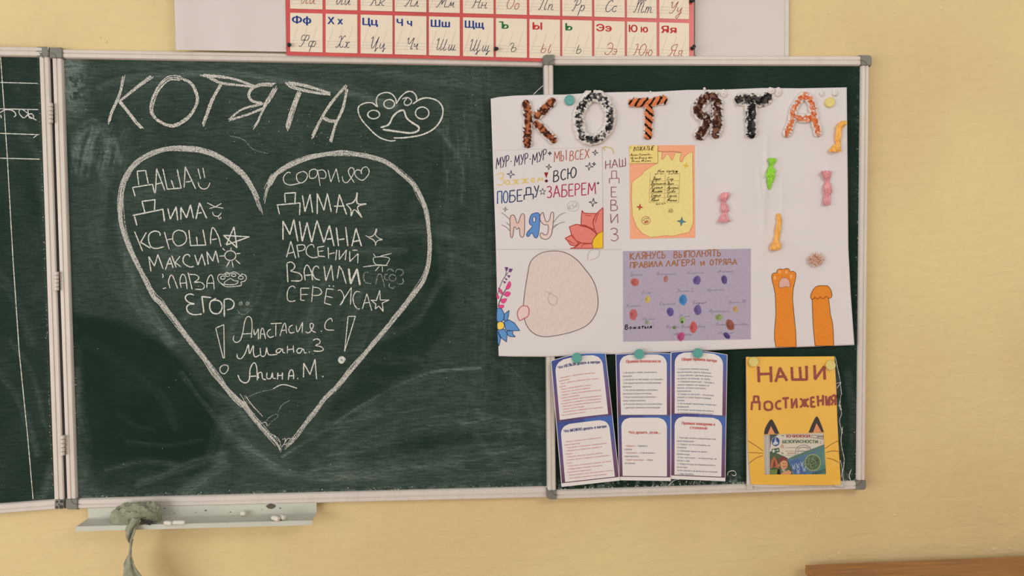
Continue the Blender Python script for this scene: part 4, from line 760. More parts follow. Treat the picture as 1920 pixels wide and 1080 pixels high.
# ------------------------------------------------------------------ white paper and alphabet poster over the board
def wsheet(name, c, dfn, label, m=PAPER, cat='paper', nu=40, nv=16, group=None, parent=None):
    S, T = np.meshgrid(np.linspace(0, 1, nu), np.linspace(0, 1, nv)); q = bil(c, S, T); W = P(q[..., 0].ravel(), q[..., 1].ravel(), dfn(S.ravel(), T.ravel()))
    i = np.arange(nu*nv).reshape(nv, nu); F = np.stack([i[:-1, :-1], i[:-1, 1:], i[1:, 1:], i[1:, :-1]], -1).reshape(-1, 4)
    g = G(); g.add(W, F.tolist(), (255, 255, 255)); o = g.build(name, m, parent, smooth=True)
    return prop(o, label, cat, group)
PAPG = mat('grey_white_paper', (218, 208, 202), rough=.6, var=.02, scale=6, spec=.35)
wsheet('backing_paper', [(322, -150), (940, -150), (940, 104), (330, 93.5)], lambda s, t: .0205+.010*np.exp(-(s/.06)**2)*(.4+.6*t)+.0015*np.sin(s*20)*t+.004*np.exp(-((s-.18)/.05)**2)*t, 'blank white sheet left of the alphabet poster, curling at its left edge', PAPG, nu=70)
wsheet('backing_paper', [(1120, -150), (1480, -150), (1479, 108), (1120, 108)], lambda s, t: .006+.001*np.sin(s*8), 'blank white sheet right of the alphabet poster above the right board', PAPG)
g = G(); g.slab([(1472.5, -150), (1479.5, -150), (1478.5, 106), (1472, 106)], .006, .0095, 1); 
prop(g.build('paper_edge_strip', mat('pale_edge_strip', (212, 206, 198), rough=.5)), 'thin pale strip on the far right edge of the blank sheet above the boards', 'strip')
g = G(); g.slab([(1304, -150), (1309, -150), (1307, 104), (1303, 104)], .006, .0085, 1)
prop(g.build('paper_edge_strip', mat('pale_edge_strip', (212, 206, 198), rough=.5)), 'thin pale strip between the red alphabet poster and the blank sheet right of it', 'strip')
al = thing('alphabet_poster', P(920, 112, .022), 'red-framed handwriting alphabet poster with letter cards, above the boards', 'poster')
RED = mat('red_poster_card', (208, 84, 80), rough=.32, var=.10, scale=7, spec=.5)
AD = .0225
wsheet('red_backing', [(534, -66), (1301, -46), (1300.5, 123), (536.7, 103.5)], lambda s, t: AD+.0006*np.sin(s*14)*t+0*s, None, RED, None, parent=al)
CARD = mat('cream_card_print', (236, 220, 196), rough=.5, var=.02, scale=20)
BLU, GRN, REDT = (32, 62, 140), (38, 110, 62), (200, 56, 54); NAVY = (52, 50, 78); BRN = (172, 84, 70)
LX = [(544.4, 604.4), (611, 669.6), (676.5, 735.6), (740.6, 799.2), (804.6, 861.7), (868.5, 925), (930.2, 987.5), (993, 1049.8), (1054.6, 1109.6), (1114.8, 1171), (1176, 1230.8), (1236.6, 1291.6)]
ROW = [[('Фф', BLU, 'Фф', (80, 80, 90)), ('Хх', BLU, 'Хх', NAVY), ('Цц', BLU, 'Цц', NAVY), ('Чч', BLU, 'Чч', NAVY), ('Шш', BLU, 'Шш', NAVY), ('Щщ', BLU, 'Щщ', NAVY), ('Ъ', GRN, 'ъ', (40, 84, 62)), ('Ы', REDT, 'ы', BRN), ('Ь', GRN, 'ь', (40, 84, 62)), ('Ээ', REDT, 'Ээ', BRN), ('Юю', REDT, 'Юю', BRN), ('Яя', REDT, 'Яя', BRN)],
       [('Ии', REDT, 'Ии', BRN), ('Йй', BLU, 'Йй', NAVY), ('Кк', BLU, 'Кк', NAVY), ('Лл', BLU, 'Лл', NAVY), ('Мм', BLU, 'Мм', NAVY), ('Нн', BLU, 'Нн', NAVY), ('Оо', REDT, 'Оо', BRN), ('Пп', BLU, 'Пп', NAVY), ('Рр', BLU, 'Рр', NAVY), ('Сс', BLU, 'Сс', NAVY), ('Тт', BLU, 'Тт', NAVY), ('Уу', REDT, 'Уу', BRN)],
       ]
def serrate(c, n, m, amp):
    c = np.array(c, float); out = []
    for k, cnt in ((0, n), (1, m), (2, n), (3, m)):
        a, b = c[k], c[(k+1) % 4]; e = (b-a)/np.linalg.norm(b-a); nn = np.array([e[1], -e[0]])
        for j in range(cnt):
            out.append(a+(b-a)*j/cnt); out.append(a+(b-a)*(j+.5)/cnt+nn*-amp*0+nn*amp)
    return out
for r_, row in enumerate(ROW):
    for k, (pr, pc, cu, cc) in enumerate(row):
        xa, xb = LX[k]; sl = .0262; f = lambda x: (x-544)*sl
        yt = 24.2-r_*80.5; yb = 96.2-r_*80.5; sh = -.4*r_
        q = [(xa+sh, yt+f(xa)), (xb+sh, yt+f(xb)), (xb, yb+f(xb)*1.02), (xa, yb+f(xa)*1.02)]
        g = G(); g.poly(serrate(q, 22, 26, .75), AD+.0011, (255, 255, 255)); o = g.build('letter_card', CARD, al)
        if r_ == 0: o['label'] = 'cream card with the letter %s' % pr
        g = G(); W = xb-xa; fm = lambda x, y: xy(x, y+(x-xa)*sl)
        for yy in (51, 57, 62.5): g.ribbon([(xa+1, yt+yy+f(xa)), (xb-1, yt+yy+f(xb))], .5, AD+.0012, (196, 190, 186), taper=False)
        for j in range(3): g.ribbon([(xa+14+j*18, yt+26+f(xa)), (xa+1+j*18, yt+66+f(xa))], .5, AD+.0012, (206, 198, 190), taper=False)
        wl = 35 if len(pr) == 2 and pr[0] in 'ФШЩЮ' else (28 if len(pr) == 2 else (17 if pr != 'Ь' else 12)); off = 3.5 if len(pr) == 2 else 6
        text(g, pr if len(pr) == 1 else pr[0]+' '+pr[1] if pr[0] in 'ХЧЮ' else pr, xa+off, xa+off+wl, yt+18.8+f(xa), 12.6, fm, AD+.0014, pc, .045)
        tot = sum(CUR[ch][0] for ch in cu); h = 22.5 if len(cu) == 2 else 33; ww = min(42, tot*(24 if len(cu) == 2 else 38))
        word(g, cu, (xa+W/2-ww/2+2, yt+63+f(xa)), (xa+W/2+ww/2, yt+63+f(xa)+ww*sl), h, 1.15, AD+.0013, cc, font=CUR, slant=.28, gap=.02)
        g.build('printed_letter', INK, al).parent = o
PIN = mat('black_push_pin', (22, 20, 22), rough=.3)
for u, v, lab in [(542, 84, 'black push pin at the lower left corner of the alphabet poster'), (929.5, 91.5, 'black push pin between the poster cards, mid lower edge'), (1298, 91, 'black push pin at the lower right corner of the alphabet poster'), (1296, 1.5, 'black push pin on the right poster edge at the top of the photo')]:
    c0 = P(u, v, AD+.001); g = G(); n = 12; ax = np.array([.18, -1, -.25 if u != 1298 else .3]); ax /= np.linalg.norm(ax); e1 = np.cross(ax, (0, 0, 1)); e1 /= np.linalg.norm(e1); e2 = np.cross(ax, e1); V = []
    prof = [(0, .0045), (.0012, .0048), (.002, .0030), (.007, .0026), (.0085, .0042), (.0098, .0042), (.0102, .003)]
    for q, rr in prof:
        for j in range(n): a = 2*math.pi*j/n; V.append(c0+ax*q+e1*math.cos(a)*rr+e2*math.sin(a)*rr)
    g.add(V, [(m*n+j, m*n+(j+1) % n, (m+1)*n+(j+1) % n, (m+1)*n+j) for m in range(len(prof)-1) for j in range(n)]+[tuple(range((len(prof)-1)*n, len(prof)*n))])
    prop(g.build('push_pin', PIN, smooth=False), lab, 'pin', 'black push pins of the alphabet poster')
# ------------------------------------------------------------------ the cat camp poster
TOPC = np.array([(920, 185.2), (934, 182), (965, 179.2), (1021, 177.6), (1060, 177.3), (1113, 173.8), (1180, 172.2), (1230, 172), (1289, 168.6), (1357, 168), (1428, 165), (1500, 165.6), (1587.6, 163.8)])
def q_top(s): return np.stack([920+667.6*s, np.interp(920+667.6*s, TOPC[:, 0], TOPC[:, 1])], -1)
def q_bot(s): return np.stack([935+667*s, np.interp(935+667*s, [935, 960, 1029, 1120, 1180, 1260, 1400, 1480, 1602], [667.6, 668.6, 669, 665, 663.2, 660, 654, 651.5, 647])], -1)
def q_left(t): return np.stack([np.interp(t, [0, .55, 1], [920, 929.4, 935]), 185.2+482.4*t], -1)
def q_right(t): return np.stack([np.interp(t, [0, .39, .62, .8, 1], [1587.6, 1589.6, 1590.6, 1595, 1602]), 163.8+483.2*t], -1)
def dposter(u, v):
    u = np.asarray(u, float); v = np.asarray(v, float)
    d = .0345-.0032*np.clip((1130-u)/210, 0, 1)
    d = d+.0030*np.exp(-((u-(1438-(v-260)*.03))/4.5)**2)*np.clip((v-235)/50, 0, 1)*np.clip((470-v)/130, 0, 1)
    d = d+.0020*np.exp(-((u-(1424+(v-330)*.07))/4)**2)*np.clip((v-300)/40, 0, 1)*np.clip((450-v)/60, 0, 1)
    d = d+.0012*np.exp(-((u-1466)/5)**2)*np.clip((v-320)/20, 0, 1)*np.clip((425-v)/30, 0, 1)
    d = d+.0016*(np.sin((u-1180)/23.)*np.exp(-((v-200)/60)**2))*np.clip((u-1180)/60, 0, 1)
    d = d+.0022*np.clip((u-1330)/60, 0, 1)*np.sin((u-1330)/31.)*np.clip((460-v)/80, 0, 1)
    d = d+.004*np.clip((u-1575)/30, 0, 1)**2*np.clip((v-300)/200, 0, 1)
    return d
pst = thing('camp_poster', P(1260, 668, .035), 'large white handmade poster with fluffy letters, drawings and paper sweets', 'poster')
nu, nv = 240, 150; S, T = np.meshgrid(np.linspace(0, 1, nu), np.linspace(0, 1, nv))
tp, bt, lf, rt = q_top(S), q_bot(S), q_left(T), q_right(T); c00, c10, c01, c11 = q_top(np.array(0.)), q_top(np.array(1.)), q_bot(np.array(0.)), q_bot(np.array(1.))
Q = (1-T)[..., None]*tp+T[..., None]*bt+(1-S)[..., None]*lf+S[..., None]*rt-((1-S)*(1-T))[..., None]*c00-(S*(1-T))[..., None]*c10-((1-S)*T)[..., None]*c01-(S*T)[..., None]*c11
i = np.arange(nu*nv).reshape(nv, nu)
g = G(); g.add(P(Q[..., 0].ravel(), Q[..., 1].ravel(), dposter(Q[..., 0], Q[..., 1]).ravel()), np.stack([i[:-1, :-1], i[:-1, 1:], i[1:, 1:], i[1:, :-1]], -1).reshape(-1, 4).tolist(), (255, 255, 255))
o = g.build('paper', PAPER, pst, smooth=True); md = o.modifiers.new('t', 'SOLIDIFY'); md.thickness = .0003; md.offset = 1 if False else -1
layer = lambda k: (lambda u, v: dposter(u, v)+k)
E1, E2, E3, E4, E5 = layer(.0007), layer(.0009), layer(.0011), layer(.0013), layer(.0016)
PA, PB, PC, PD, PE, PF, PG, PH = Z(910, 150, .18519), Z(1230, 150, .19792), Z(910, 330, .15743), Z(910, 450, .21293), Z(1160, 260, .18519), Z(1160, 455, .18056), Z(1320, 280, .20365), Z(1400, 460, .21295)
# motto sheet and cat sheet glued on the left
g = G(); g.poly([(923.5, 282.4), (1128.5, 276), (1131.3, 465.7), (930.5, 467.5)], E1); mot = g.build('motto_sheet', PAPER, pst)
def pr(name, par, fn):
    g = G(); fn(g); o = g.build(name, INK, pst); o.parent = par; return o
PUR = (66, 52, 88)
def f(g):
    for s, a, b, h, c in [('МУР-', (110, 902), (268, 866), 112, PUR), ('МУР-', (295, 872), (462, 840), 106, PUR), ('МУР', (474, 858), (618, 800), 104, (58, 48, 70))]: word(g, s, a, b, h, 1.5, E2, c, PA, slant=.04)
    word(g, 'МЫ', (697, 832), (820, 812), 105, 1.4, E2, (170, 82, 66), PA); word(g, 'ВСЕХ', (855, 818), (1050, 790), 95, 1.4, E2, (176, 88, 62), PA, slant=.05)
    word(g, 'З', (120, 1070), (190, 1060), 125, 1.6, E2, (226, 196, 112), PA); word(g, 'ажжем', (200, 1062), (590, 1026), 88, 1.9, E2, (228, 198, 110), PA)
    g.poly(PA([(594, 937), (637, 934), (618, 995)]), E2, (150, 34, 40)); g.poly(PA(ell(618, 1022, 17, 15, 12)[:-1]), E2, (96, 30, 40))
    word(g, 'ВСЮ', (690, 1032), (918, 985), 108, 2.0, E2, (44, 48, 56), PA, slant=.04)
g0 = pr('motto_lettering', mot, f)
def f(g):
    word(g, 'ПО', (145, 332), (270, 318), 145, 2.0, E2, (52, 84, 140), PC); word(g, 'БЕ', (288, 312), (440, 296), 135, 2.0, E2, (44, 66, 108), PC); word(g, 'Д', (462, 282), (570, 275), 140, 2.0, E2, (42, 56, 90), PC); word(g, 'У', (582, 255), (636, 248), 138, 2, E2, (42, 56, 86), PC)
    word(g, 'ЗАБЕРЕМ', (735, 262), (1312, 214), 140, 1.9, E2, (176, 44, 82), PC)
    st = [(682+math.cos(math.radians(-90+36*k))*(38 if k % 2 == 0 else 15), 187+math.sin(math.radians(-90+36*k))*(42 if k % 2 == 0 else 17)) for k in range(11)]
    g.ribbon(PC(st), .9, E2, (50, 50, 50), taper=False)
    for cx, cy, r, T, c in [(1342, 85, 15, PC, (40, 50, 80)), (1283, 315, 52, PC, (52, 52, 50)), (238, 395, 30, PC, (140, 132, 132)), (652, 742, 20, PA, (40, 40, 60)), (1112, 735, 30, PA, (70, 66, 80)), (643, 880, 30, PA, (70, 66, 70)), (1052, 875, 42, PA, (60, 60, 70)), (1100, 850, 20, PA, (60, 60, 70)), (258, 955, 40, PA, (80, 80, 110))]: sparkle(g, cx, cy, r, T, 1.1, E2, c)
    for s in ('s 190,435 240,470 290,520', 's 190,580 250,610 300,660', 's 245,550 275,575 295,600', 's 955,435 880,470 805,560', 's 950,545 870,570 790,640', '850,575 805,605'):
        for pl in parse(s): g.ribbon(PC(pl), .9, E2, (110, 96, 90))
    for c in [(1045, 360, 70, 62), (1030, 370, 30, 26), (1060, 345, 26, 30), (1085, 355, 12, 22), (1000, 375, 14, 20)]: g.ribbon(PC(ell(*c)), .6, E2, (176, 166, 164))
pr('motto_lettering', mot, f)
def blob(g, T, s, fill, line, d1, d2, lw=1.1):
    p = parse(s)[0]
    if fill: g.poly(T(p), d1, fill)
    if line: g.ribbon(T(np.vstack([p, p[:1]])), lw, d2, line, taper=False)
def f(g):
    blob(g, PC, 'c 292,500 310,468 345,472 385,568 425,462 462,458 468,560 462,700 435,732 412,700 404,610 378,640 345,600 330,700 315,740 298,700', (224, 194, 184), (104, 78, 72), E2, E3)
    blob(g, PC, 'c 522,530 550,458 640,445 646,580 625,720 590,735 565,690 545,680 520,720 492,715 500,670 560,600 530,575', (96, 144, 206), (70, 76, 110), E2, E3)
    blob(g, PC, 'c 565,500 580,480 598,510 590,550 570,545', (228, 222, 224), (70, 76, 110), E3, E4)
    blob(g, PC, 'c 652,470 685,430 705,500 730,548 765,520 782,440 812,440 806,580 785,700 735,752 670,740 650,695 672,675 710,705 742,680 748,585 700,580 655,530', (228, 204, 196), (100, 76, 70), E2, E3)
pr('bubble_word', mot, f)
def f(g):
    FR = (228, 132, 118); FO = (178, 64, 58)
    for s in ('1152,410 1172,440 1240,446 1325,445 1285,520 1282,560 1300,640 1240,612 1140,590 1142,500', '1400,375 1340,430 1300,490 1282,560 1300,640 1330,690 1400,664', '1010,862 1070,850 1130,800 1200,800 1270,805 1285,862',
              '950,740 1030,700 1080,770 1120,800 1070,835 1010,820 985,780', '1000,605 1080,575 1200,590 1290,650 1325,692 1290,750 1270,800 1170,805 1080,770 1030,710'): blob(g, PC, s, FR, FO, E2, E3, 1.5)
    blob(g, PC, '1400,658 1340,688 1290,750 1272,810 1285,860 1400,860', (238, 196, 50), (178, 110, 50), E4, E5, .9)
    for s in ('s 1120,590 1230,620 1330,690', 's 1190,465 1230,472 1270,468', 's 1180,580 1200,600 1240,605', 's 1310,560 1330,480 1355,440', 's 985,760 1040,800 1070,800', 's 1140,850 1170,815 1240,808', 's 1090,790 1100,820 1060,850'): g.ribbon(PC(parse(s)[0]), 1.0, E4, FO)
pr('flower_drawing', mot, f)
g = G(); g.poly([(930.5, 468.6), (1166, 468.5), (1167, 662.5), (935.8, 667)], layer(.0005)); cs = g.build('lower_drawing_sheet', PAPER, pst)
def f(g):
    blob(g, PD, 'c 372,300 400,190 480,120 590,96 700,110 800,170 880,260 950,360 985,470 990,590 950,690 880,760 760,810 620,842 500,850 410,810 355,730 335,620 345,480', (222, 204, 196), (112, 96, 92), E2, E3, 1.2)
g = G(); f(g); g.build('pencil_shaded_shape', PAINTED, pst).parent = cs
def f(g):
    blob(g, PD, 'c 330,578 300,600 282,650 300,708 330,695 375,670 385,620 370,585', (230, 200, 196), (196, 84, 92), E4, E5, 1.3)
    pass
pr('petal_drawing', cs, f)
def f(g):
    for p in ('s 540,455 590,480 634,510 615,575 570,560 552,510 575,455', 's 900,180 910,110 960,80 1005,90 990,150 920,180'): g.ribbon(PD(parse(p)[0]), .7, E4, (188, 170, 166))
    pass
pr('faint_petal_outline', cs, f)
def f(g):
    g.ribbon(PD(parse('s 110,590 130,530 160,465 190,425')[0]), 1.8, E2, (96, 92, 90)); g.ribbon(PD(parse('s 105,490 125,420 160,340 205,280')[0]), 1, E2, (80, 80, 86)); g.ribbon(PD(parse('s 175,320 185,280 190,262')[0]), 1, E2, (80, 80, 86))
    for p in ('c 178,425 212,362 224,402 198,436', 'c 114,420 142,440 152,478 126,462', 'c 160,482 186,454 222,468 196,500', 'c 136,522 188,516 168,556 142,550', 'c 116,572 165,574 146,604 120,594', 'c 100,470 122,505 110,520 98,500'): blob(g, PD, p, (226, 78, 138), (190, 54, 110), E2, E3, .6)
    for p in ('170,238 202,240 195,266 180,272', '210,250 243,256 224,286 206,278', '190,310 222,312 208,336', '168,330 196,345 182,356', '155,360 186,370 166,384'): blob(g, PD, p, (110, 70, 128), None, E3, E3)
    pass
pr('sprig_drawing', cs, f)
def f(g):
    B1, B2 = (98, 150, 206), (40, 66, 110)
    for p in ('c 103,600 140,606 166,660 156,705 128,720 100,704', '165,655 190,635 208,620 203,670 190,712 163,706', '165,718 205,702 255,730 303,798 230,800 180,792', '190,800 240,800 240,828 264,853 215,850 190,828', '118,790 165,785 192,820 186,898 140,862 118,820', '104,798 135,868 119,934 110,905'): blob(g, PD, p, B1, B2, E2, E3, 1.1)
    blob(g, PD, 'c 104,735 120,720 150,722 168,750 155,780 130,790 106,782', (246, 210, 88), B2, E4, E5, 1)
pr('flower_drawing', cs, f)
def f(g):
    word(g, 'НАШ', (1218, 902), (1420, 870), 84, 1.2, E2, (138, 48, 60), PA); word(g, 'Д', (1256, 1046), (1354, 1046), 125, 1.1, E2, (150, 72, 74), PA)
    for ch, a, b, y, h in [('Е', 1500, 1562, 250, 118), ('В', 1495, 1575, 412, 125), ('И', 1492, 1578, 560, 108), ('З', 1492, 1580, 775, 155)]: word(g, ch, (a, y), (b, y), h, 1.2, E2, (136, 60, 66), PC)
    g.ribbon(PA(parse('s 1302,748 1285,700 1240,680 1190,685')[0]), 1.2, E2, (206, 186, 90)); g.ribbon(PA([(1228, 668), (1186, 686), (1215, 714)]), 1.2, E2, (206, 186, 90))
    g.ribbon([(1129, 277), (1131, 466)], .5, E2, (196, 186, 186)); g.ribbon([(924, 282), (1128, 276)], .5, E2, (200, 192, 190)); g.ribbon([(930, 467.8), (1166, 468)], .6, E2, (198, 188, 190))
pr('motto_title', pst, f)
# yellow team list sheet
g = G(); g.poly(PE([(108, 68), (770, 65), (775, 1002), (115, 1016)]), E1, (246, 172, 134)); ts = g.build('team_list_sheet', INK, pst)
def f(g):
    YE = (238, 218, 144)
    bp = [(398, 130), (440, 132), (432, 205), (450, 215), (478, 165), (500, 160), (515, 175), (530, 215), (545, 218), (575, 140), (640, 148), (622, 180), (620, 232), (640, 238), (660, 190), (700, 150), (748, 132), (752, 500), (755, 850), (735, 900), (712, 950), (640, 962), (560, 985), (480, 980), (400, 990), (320, 998), (240, 960), (180, 890), (140, 780), (130, 600), (135, 440), (170, 410), (230, 370), (260, 330), (320, 290), (398, 245)]
    g.poly(PE(bp), E2, YE); g.ribbon(PE(bp+bp[:1]), .7, E3, (206, 150, 96), taper=False)
    g.poly(PE([(106, 70), (396, 70), (398, 246), (110, 252)]), E4, (240, 214, 134)); g.ribbon(PE([(396, 70), (398, 248), (110, 253)]), .7, E5, (176, 140, 92)); g.ribbon(PE([(396, 124), (440, 132), (560, 130), (640, 140)]), .8, E3, (150, 110, 80))
    word(g, 'ВОЖАТЫЕ', (150, 124), (352, 116), 42, .9, E5, (74, 60, 40), PE, slant=.25)
    K_ = (82, 70, 44)
    for s, x0, x1, y, h in [('Алина Семенова', 110, 320, 176, 26), ('Ирина Викторовна', 118, 340, 208, 26), ('Настя, Милана', 128, 325, 240, 25), ('Наш отряд', 392, 562, 345, 34)]: word(g, s, (x0, y), (x1, y-8), h, .85, E5, K_, PE, CUR, slant=.3, gap=.02)
    g.poly(PE([(572, 330), (580, 322), (586, 330), (594, 322), (600, 332), (586, 350)]), E5, (60, 30, 30))
    for x0, x1, y in [(365, 455, 362), (505, 606, 360)]: word(g, 'девочки' if x0 < 400 else 'мальчики', (x0, y), (x1, y), 20, .7, E5, K_, PE, CUR, slant=.3, gap=.02)
    for k, (a, b) in enumerate([('Дарья', 'Егор'), ('Василиса', 'Дима'), ('Ксения', 'Арсений'), ('Милана', 'Слава'), ('София', 'Сергей'), ('Юлия', 'Максим')]):
        y = 424+[0, 46, 88, 126, 168, 214][k]
        word(g, a, (325+(16 if k == 0 else 0), y), (325+len(a)*19, y-4), 42, .9, E5, K_, PE, CUR, slant=.3, gap=.02) if all(c in CUR for c in a) else None
        if all(c in CUR for c in b): word(g, b, (486, y), (486+len(b)*17, y-3), 38, .85, E5, K_, PE, CUR, slant=.3, gap=.02)
    word(g, 'вместе', (378, 672), (472, 662), 24, .7, E5, K_, PE, CUR, slant=.3, gap=.02)
    for y in (425, 470, 516, 552, 594, 645): g.ribbon(PE([(310, y+2), (615, y)]), .5, E4, (170, 158, 100), taper=False)
    for x in (316, 470, 615): g.ribbon(PE([(x+4, 345), (x-8, 648)]), .5, E4, (176, 164, 106), taper=False)
    sparkle(g, 680, 273, 36, PE, 0, E4, None, (226, 192, 66), .3); sparkle(g, 214, 692, 32, PE, .7, E4, (160, 60, 50), (208, 84, 74), .3); sparkle(g, 636, 838, 46, PE, .7, E4, (60, 100, 120), (92, 142, 152), .3)
    g.ribbon(PE(ell(276, 828, 42, 42)), .9, E4, (176, 110, 70)); g.poly(PE(ell(280, 842, 24, 14, 12, rot=-25)[:-1]), E4, (190, 110, 84))
    for x, y in ((250, 822), (262, 808), (278, 802), (294, 802)): g.ribbon(PE([(x, y), (x+5, y+10)]), 1.3, E4, (70, 50, 40))
    g.ribbon(PE(spiral(527, 730, 24, 2)), .8, E4, (150, 140, 80)); g.ribbon(PE(ell(527, 738, 26, 10)), .7, E4, (150, 140, 80))
    g.poly(PE(ell(120, 90, 12, 14, 8)[:-1]), E5, (222, 196, 84))
pr('list_artwork', ts, f)
# violet pledge sheet
g = G(); g.poly(PF([(45, 88), (1372, 62), (1371, 1003), (48, 1029)]), E1, (178, 165, 184)); pl_ = g.build('pledge_sheet', INK, pst)
if True:
    O = (168, 106, 64)
    def wd1(*a, **k):
        g = G(); word(g, *a, **k); g.build('written_word', INK, pst).parent = pl_
    for s, a, b, h in [('КЛЯНУСЬ', (120, 178), (483, 160), 72), ('ВЫПОЛНЯТЬ', (575, 160), (1058, 138), 68), ('ПРАВИЛА', (122, 266), (455, 248), 60), ('ЛАГЕРЯ', (492, 248), (788, 234), 62), ('И', (852, 242), (888, 240), 50), ('ОТРЯДА', (948, 234), (1226, 226), 58)]: wd1(s, a, b, h, 1.8, E2, O, PF, slant=.03, jit=.25)
    GR = (146, 136, 156)
    for s, x, y, wd, h in [('Даша', 112, 350, 125, 38), ('Вашкина', 395, 340, 200, 34), ('Ксюша', 705, 328, 178, 34), ('Милана', 1022, 315, 165, 34), ('Егор', 235, 532, 105, 34), ('Дима С', 598, 516, 178, 36), ('Арсений', 910, 504, 176, 30), ('Сережа', 418, 650, 165, 34), ('София', 768, 640, 135, 34), ('Дима Т', 1132, 632, 190, 32), ('Ксения', 75, 672, 150, 34), ('Арсений', 920, 728, 225, 40), ('Ирина', 240, 806, 135, 30), ('Дима', 622, 780, 115, 34), ('Ирина Викторовна', 488, 890, 410, 40), ('Алина Алексеевна', 1000, 864, 340, 36), ('Милана', 565, 970, 190, 36), ('Настя', 1030, 955, 155, 40)]:
        if all(c in CUR for c in s): wd1(s, (x, y), (x+wd, y-6), h, .8, E2, GR if s != 'София' else (120, 104, 134), PF, CUR, slant=.25, gap=.04)
    wd1('Вожатыя:', (66, 900), (368, 888), 46, 1.7, E2, (30, 24, 34), PF, slant=.12)

if True:
    for cx, cy, rx, ry, rot, c in [(170, 410, 40, 37, 30, (198, 96, 92)), (488, 378, 22, 34, 10, (190, 120, 116)), (813, 390, 37, 42, 0, (100, 78, 150)), (1096, 385, 28, 42, -10, (88, 66, 136)), (668, 594, 38, 50, 0, (56, 128, 196)), (300, 590, 26, 36, 10, (214, 186, 96)),
            (536, 718, 34, 42, -12, (92, 72, 148)), (820, 700, 36, 50, -8, (108, 86, 150)), (1214, 690, 25, 32, 0, (208, 160, 104)), (152, 745, 37, 52, 0, (198, 92, 96)), (1042, 775, 37, 32, 0, (148, 166, 104)), (660, 802, 28, 36, 20, (158, 186, 120)), (658, 822, 13, 14, 0, (96, 170, 60)),
            (295, 828, 24, 22, 0, (160, 164, 146)), (578, 880, 18, 18, 0, (124, 132, 96)), (776, 880, 36, 54, 0, (206, 84, 84)), (1158, 855, 38, 55, -25, (150, 76, 58)), (646, 975, 35, 44, 10, (190, 66, 128)), (1122, 965, 24, 40, -45, (74, 52, 122))]:
        g = G(); c = tuple(x*.85+165*.15 for x in c)
        n = 18; e = ell(cx, cy, rx, ry, n, rot=rot)[:-1]; e = np.array([cx, cy])+(e-[cx, cy])*(1+RNG.uniform(-.09, .09, (n, 1)))
        k = 1.12; lt = tuple(x*.6+200*.4-10 for x in c); g.poly(PF(np.array([cx, cy])+(e-[cx, cy])*k), E2, lt); g.poly(PF(e), E3, c)
        for q in range(5): g.ribbon(PF(ell(cx, cy, rx*(.2+.15*q), ry*(.2+.15*q), 12, RNG.uniform(0, 180), RNG.uniform(200, 330), rot)), .5, E4, tuple(x*.84 for x in c))
        g.build('fingerprint', INK, pst).parent = pl_
# orange paws drawn at the lower right
def f(g):
    OR, OL, OD = (232, 138, 48), (90, 56, 30), (222, 124, 40)
    p1 = '258,896 245,830 245,760 258,600 252,430 236,350 222,300 222,255 245,240 264,244 266,220 290,205 322,214 345,202 372,206 380,232 410,226 434,245 432,285 410,385 404,470 418,620 432,760 437,896'
    blob(g, PH, p1, OR, OL, E1, E2, .9); blob(g, PH, 'c 285,330 300,295 330,285 365,295 382,335 378,370 345,362 300,376 284,360', (222, 176, 160), (180, 110, 70), E2, E3, .9)
    for c in [(248, 285, 12, 17), (290, 236, 13, 15), (350, 236, 13, 16), (392, 272, 12, 16)]: g.poly(PH(ell(*c, n=12)[:-1]), E2, (240, 172, 110))
    p2 = '603,885 590,760 585,700 580,580 577,478 562,462 566,430 585,390 610,362 640,354 715,355 738,385 752,425 750,455 735,466 722,466 738,610 756,680 763,760 767,885'
    blob(g, PH, p2, OR, OL, E1, E2, .9)
    for s in ('s 577,475 595,470 602,452', 's 602,460 625,474 650,450', 's 650,455 675,472 702,445', 's 704,448 722,468 745,460'): g.ribbon(PH(parse(s)[0]), 1.1, E3, (130, 76, 36))
pr('paw_drawing', pst, f)
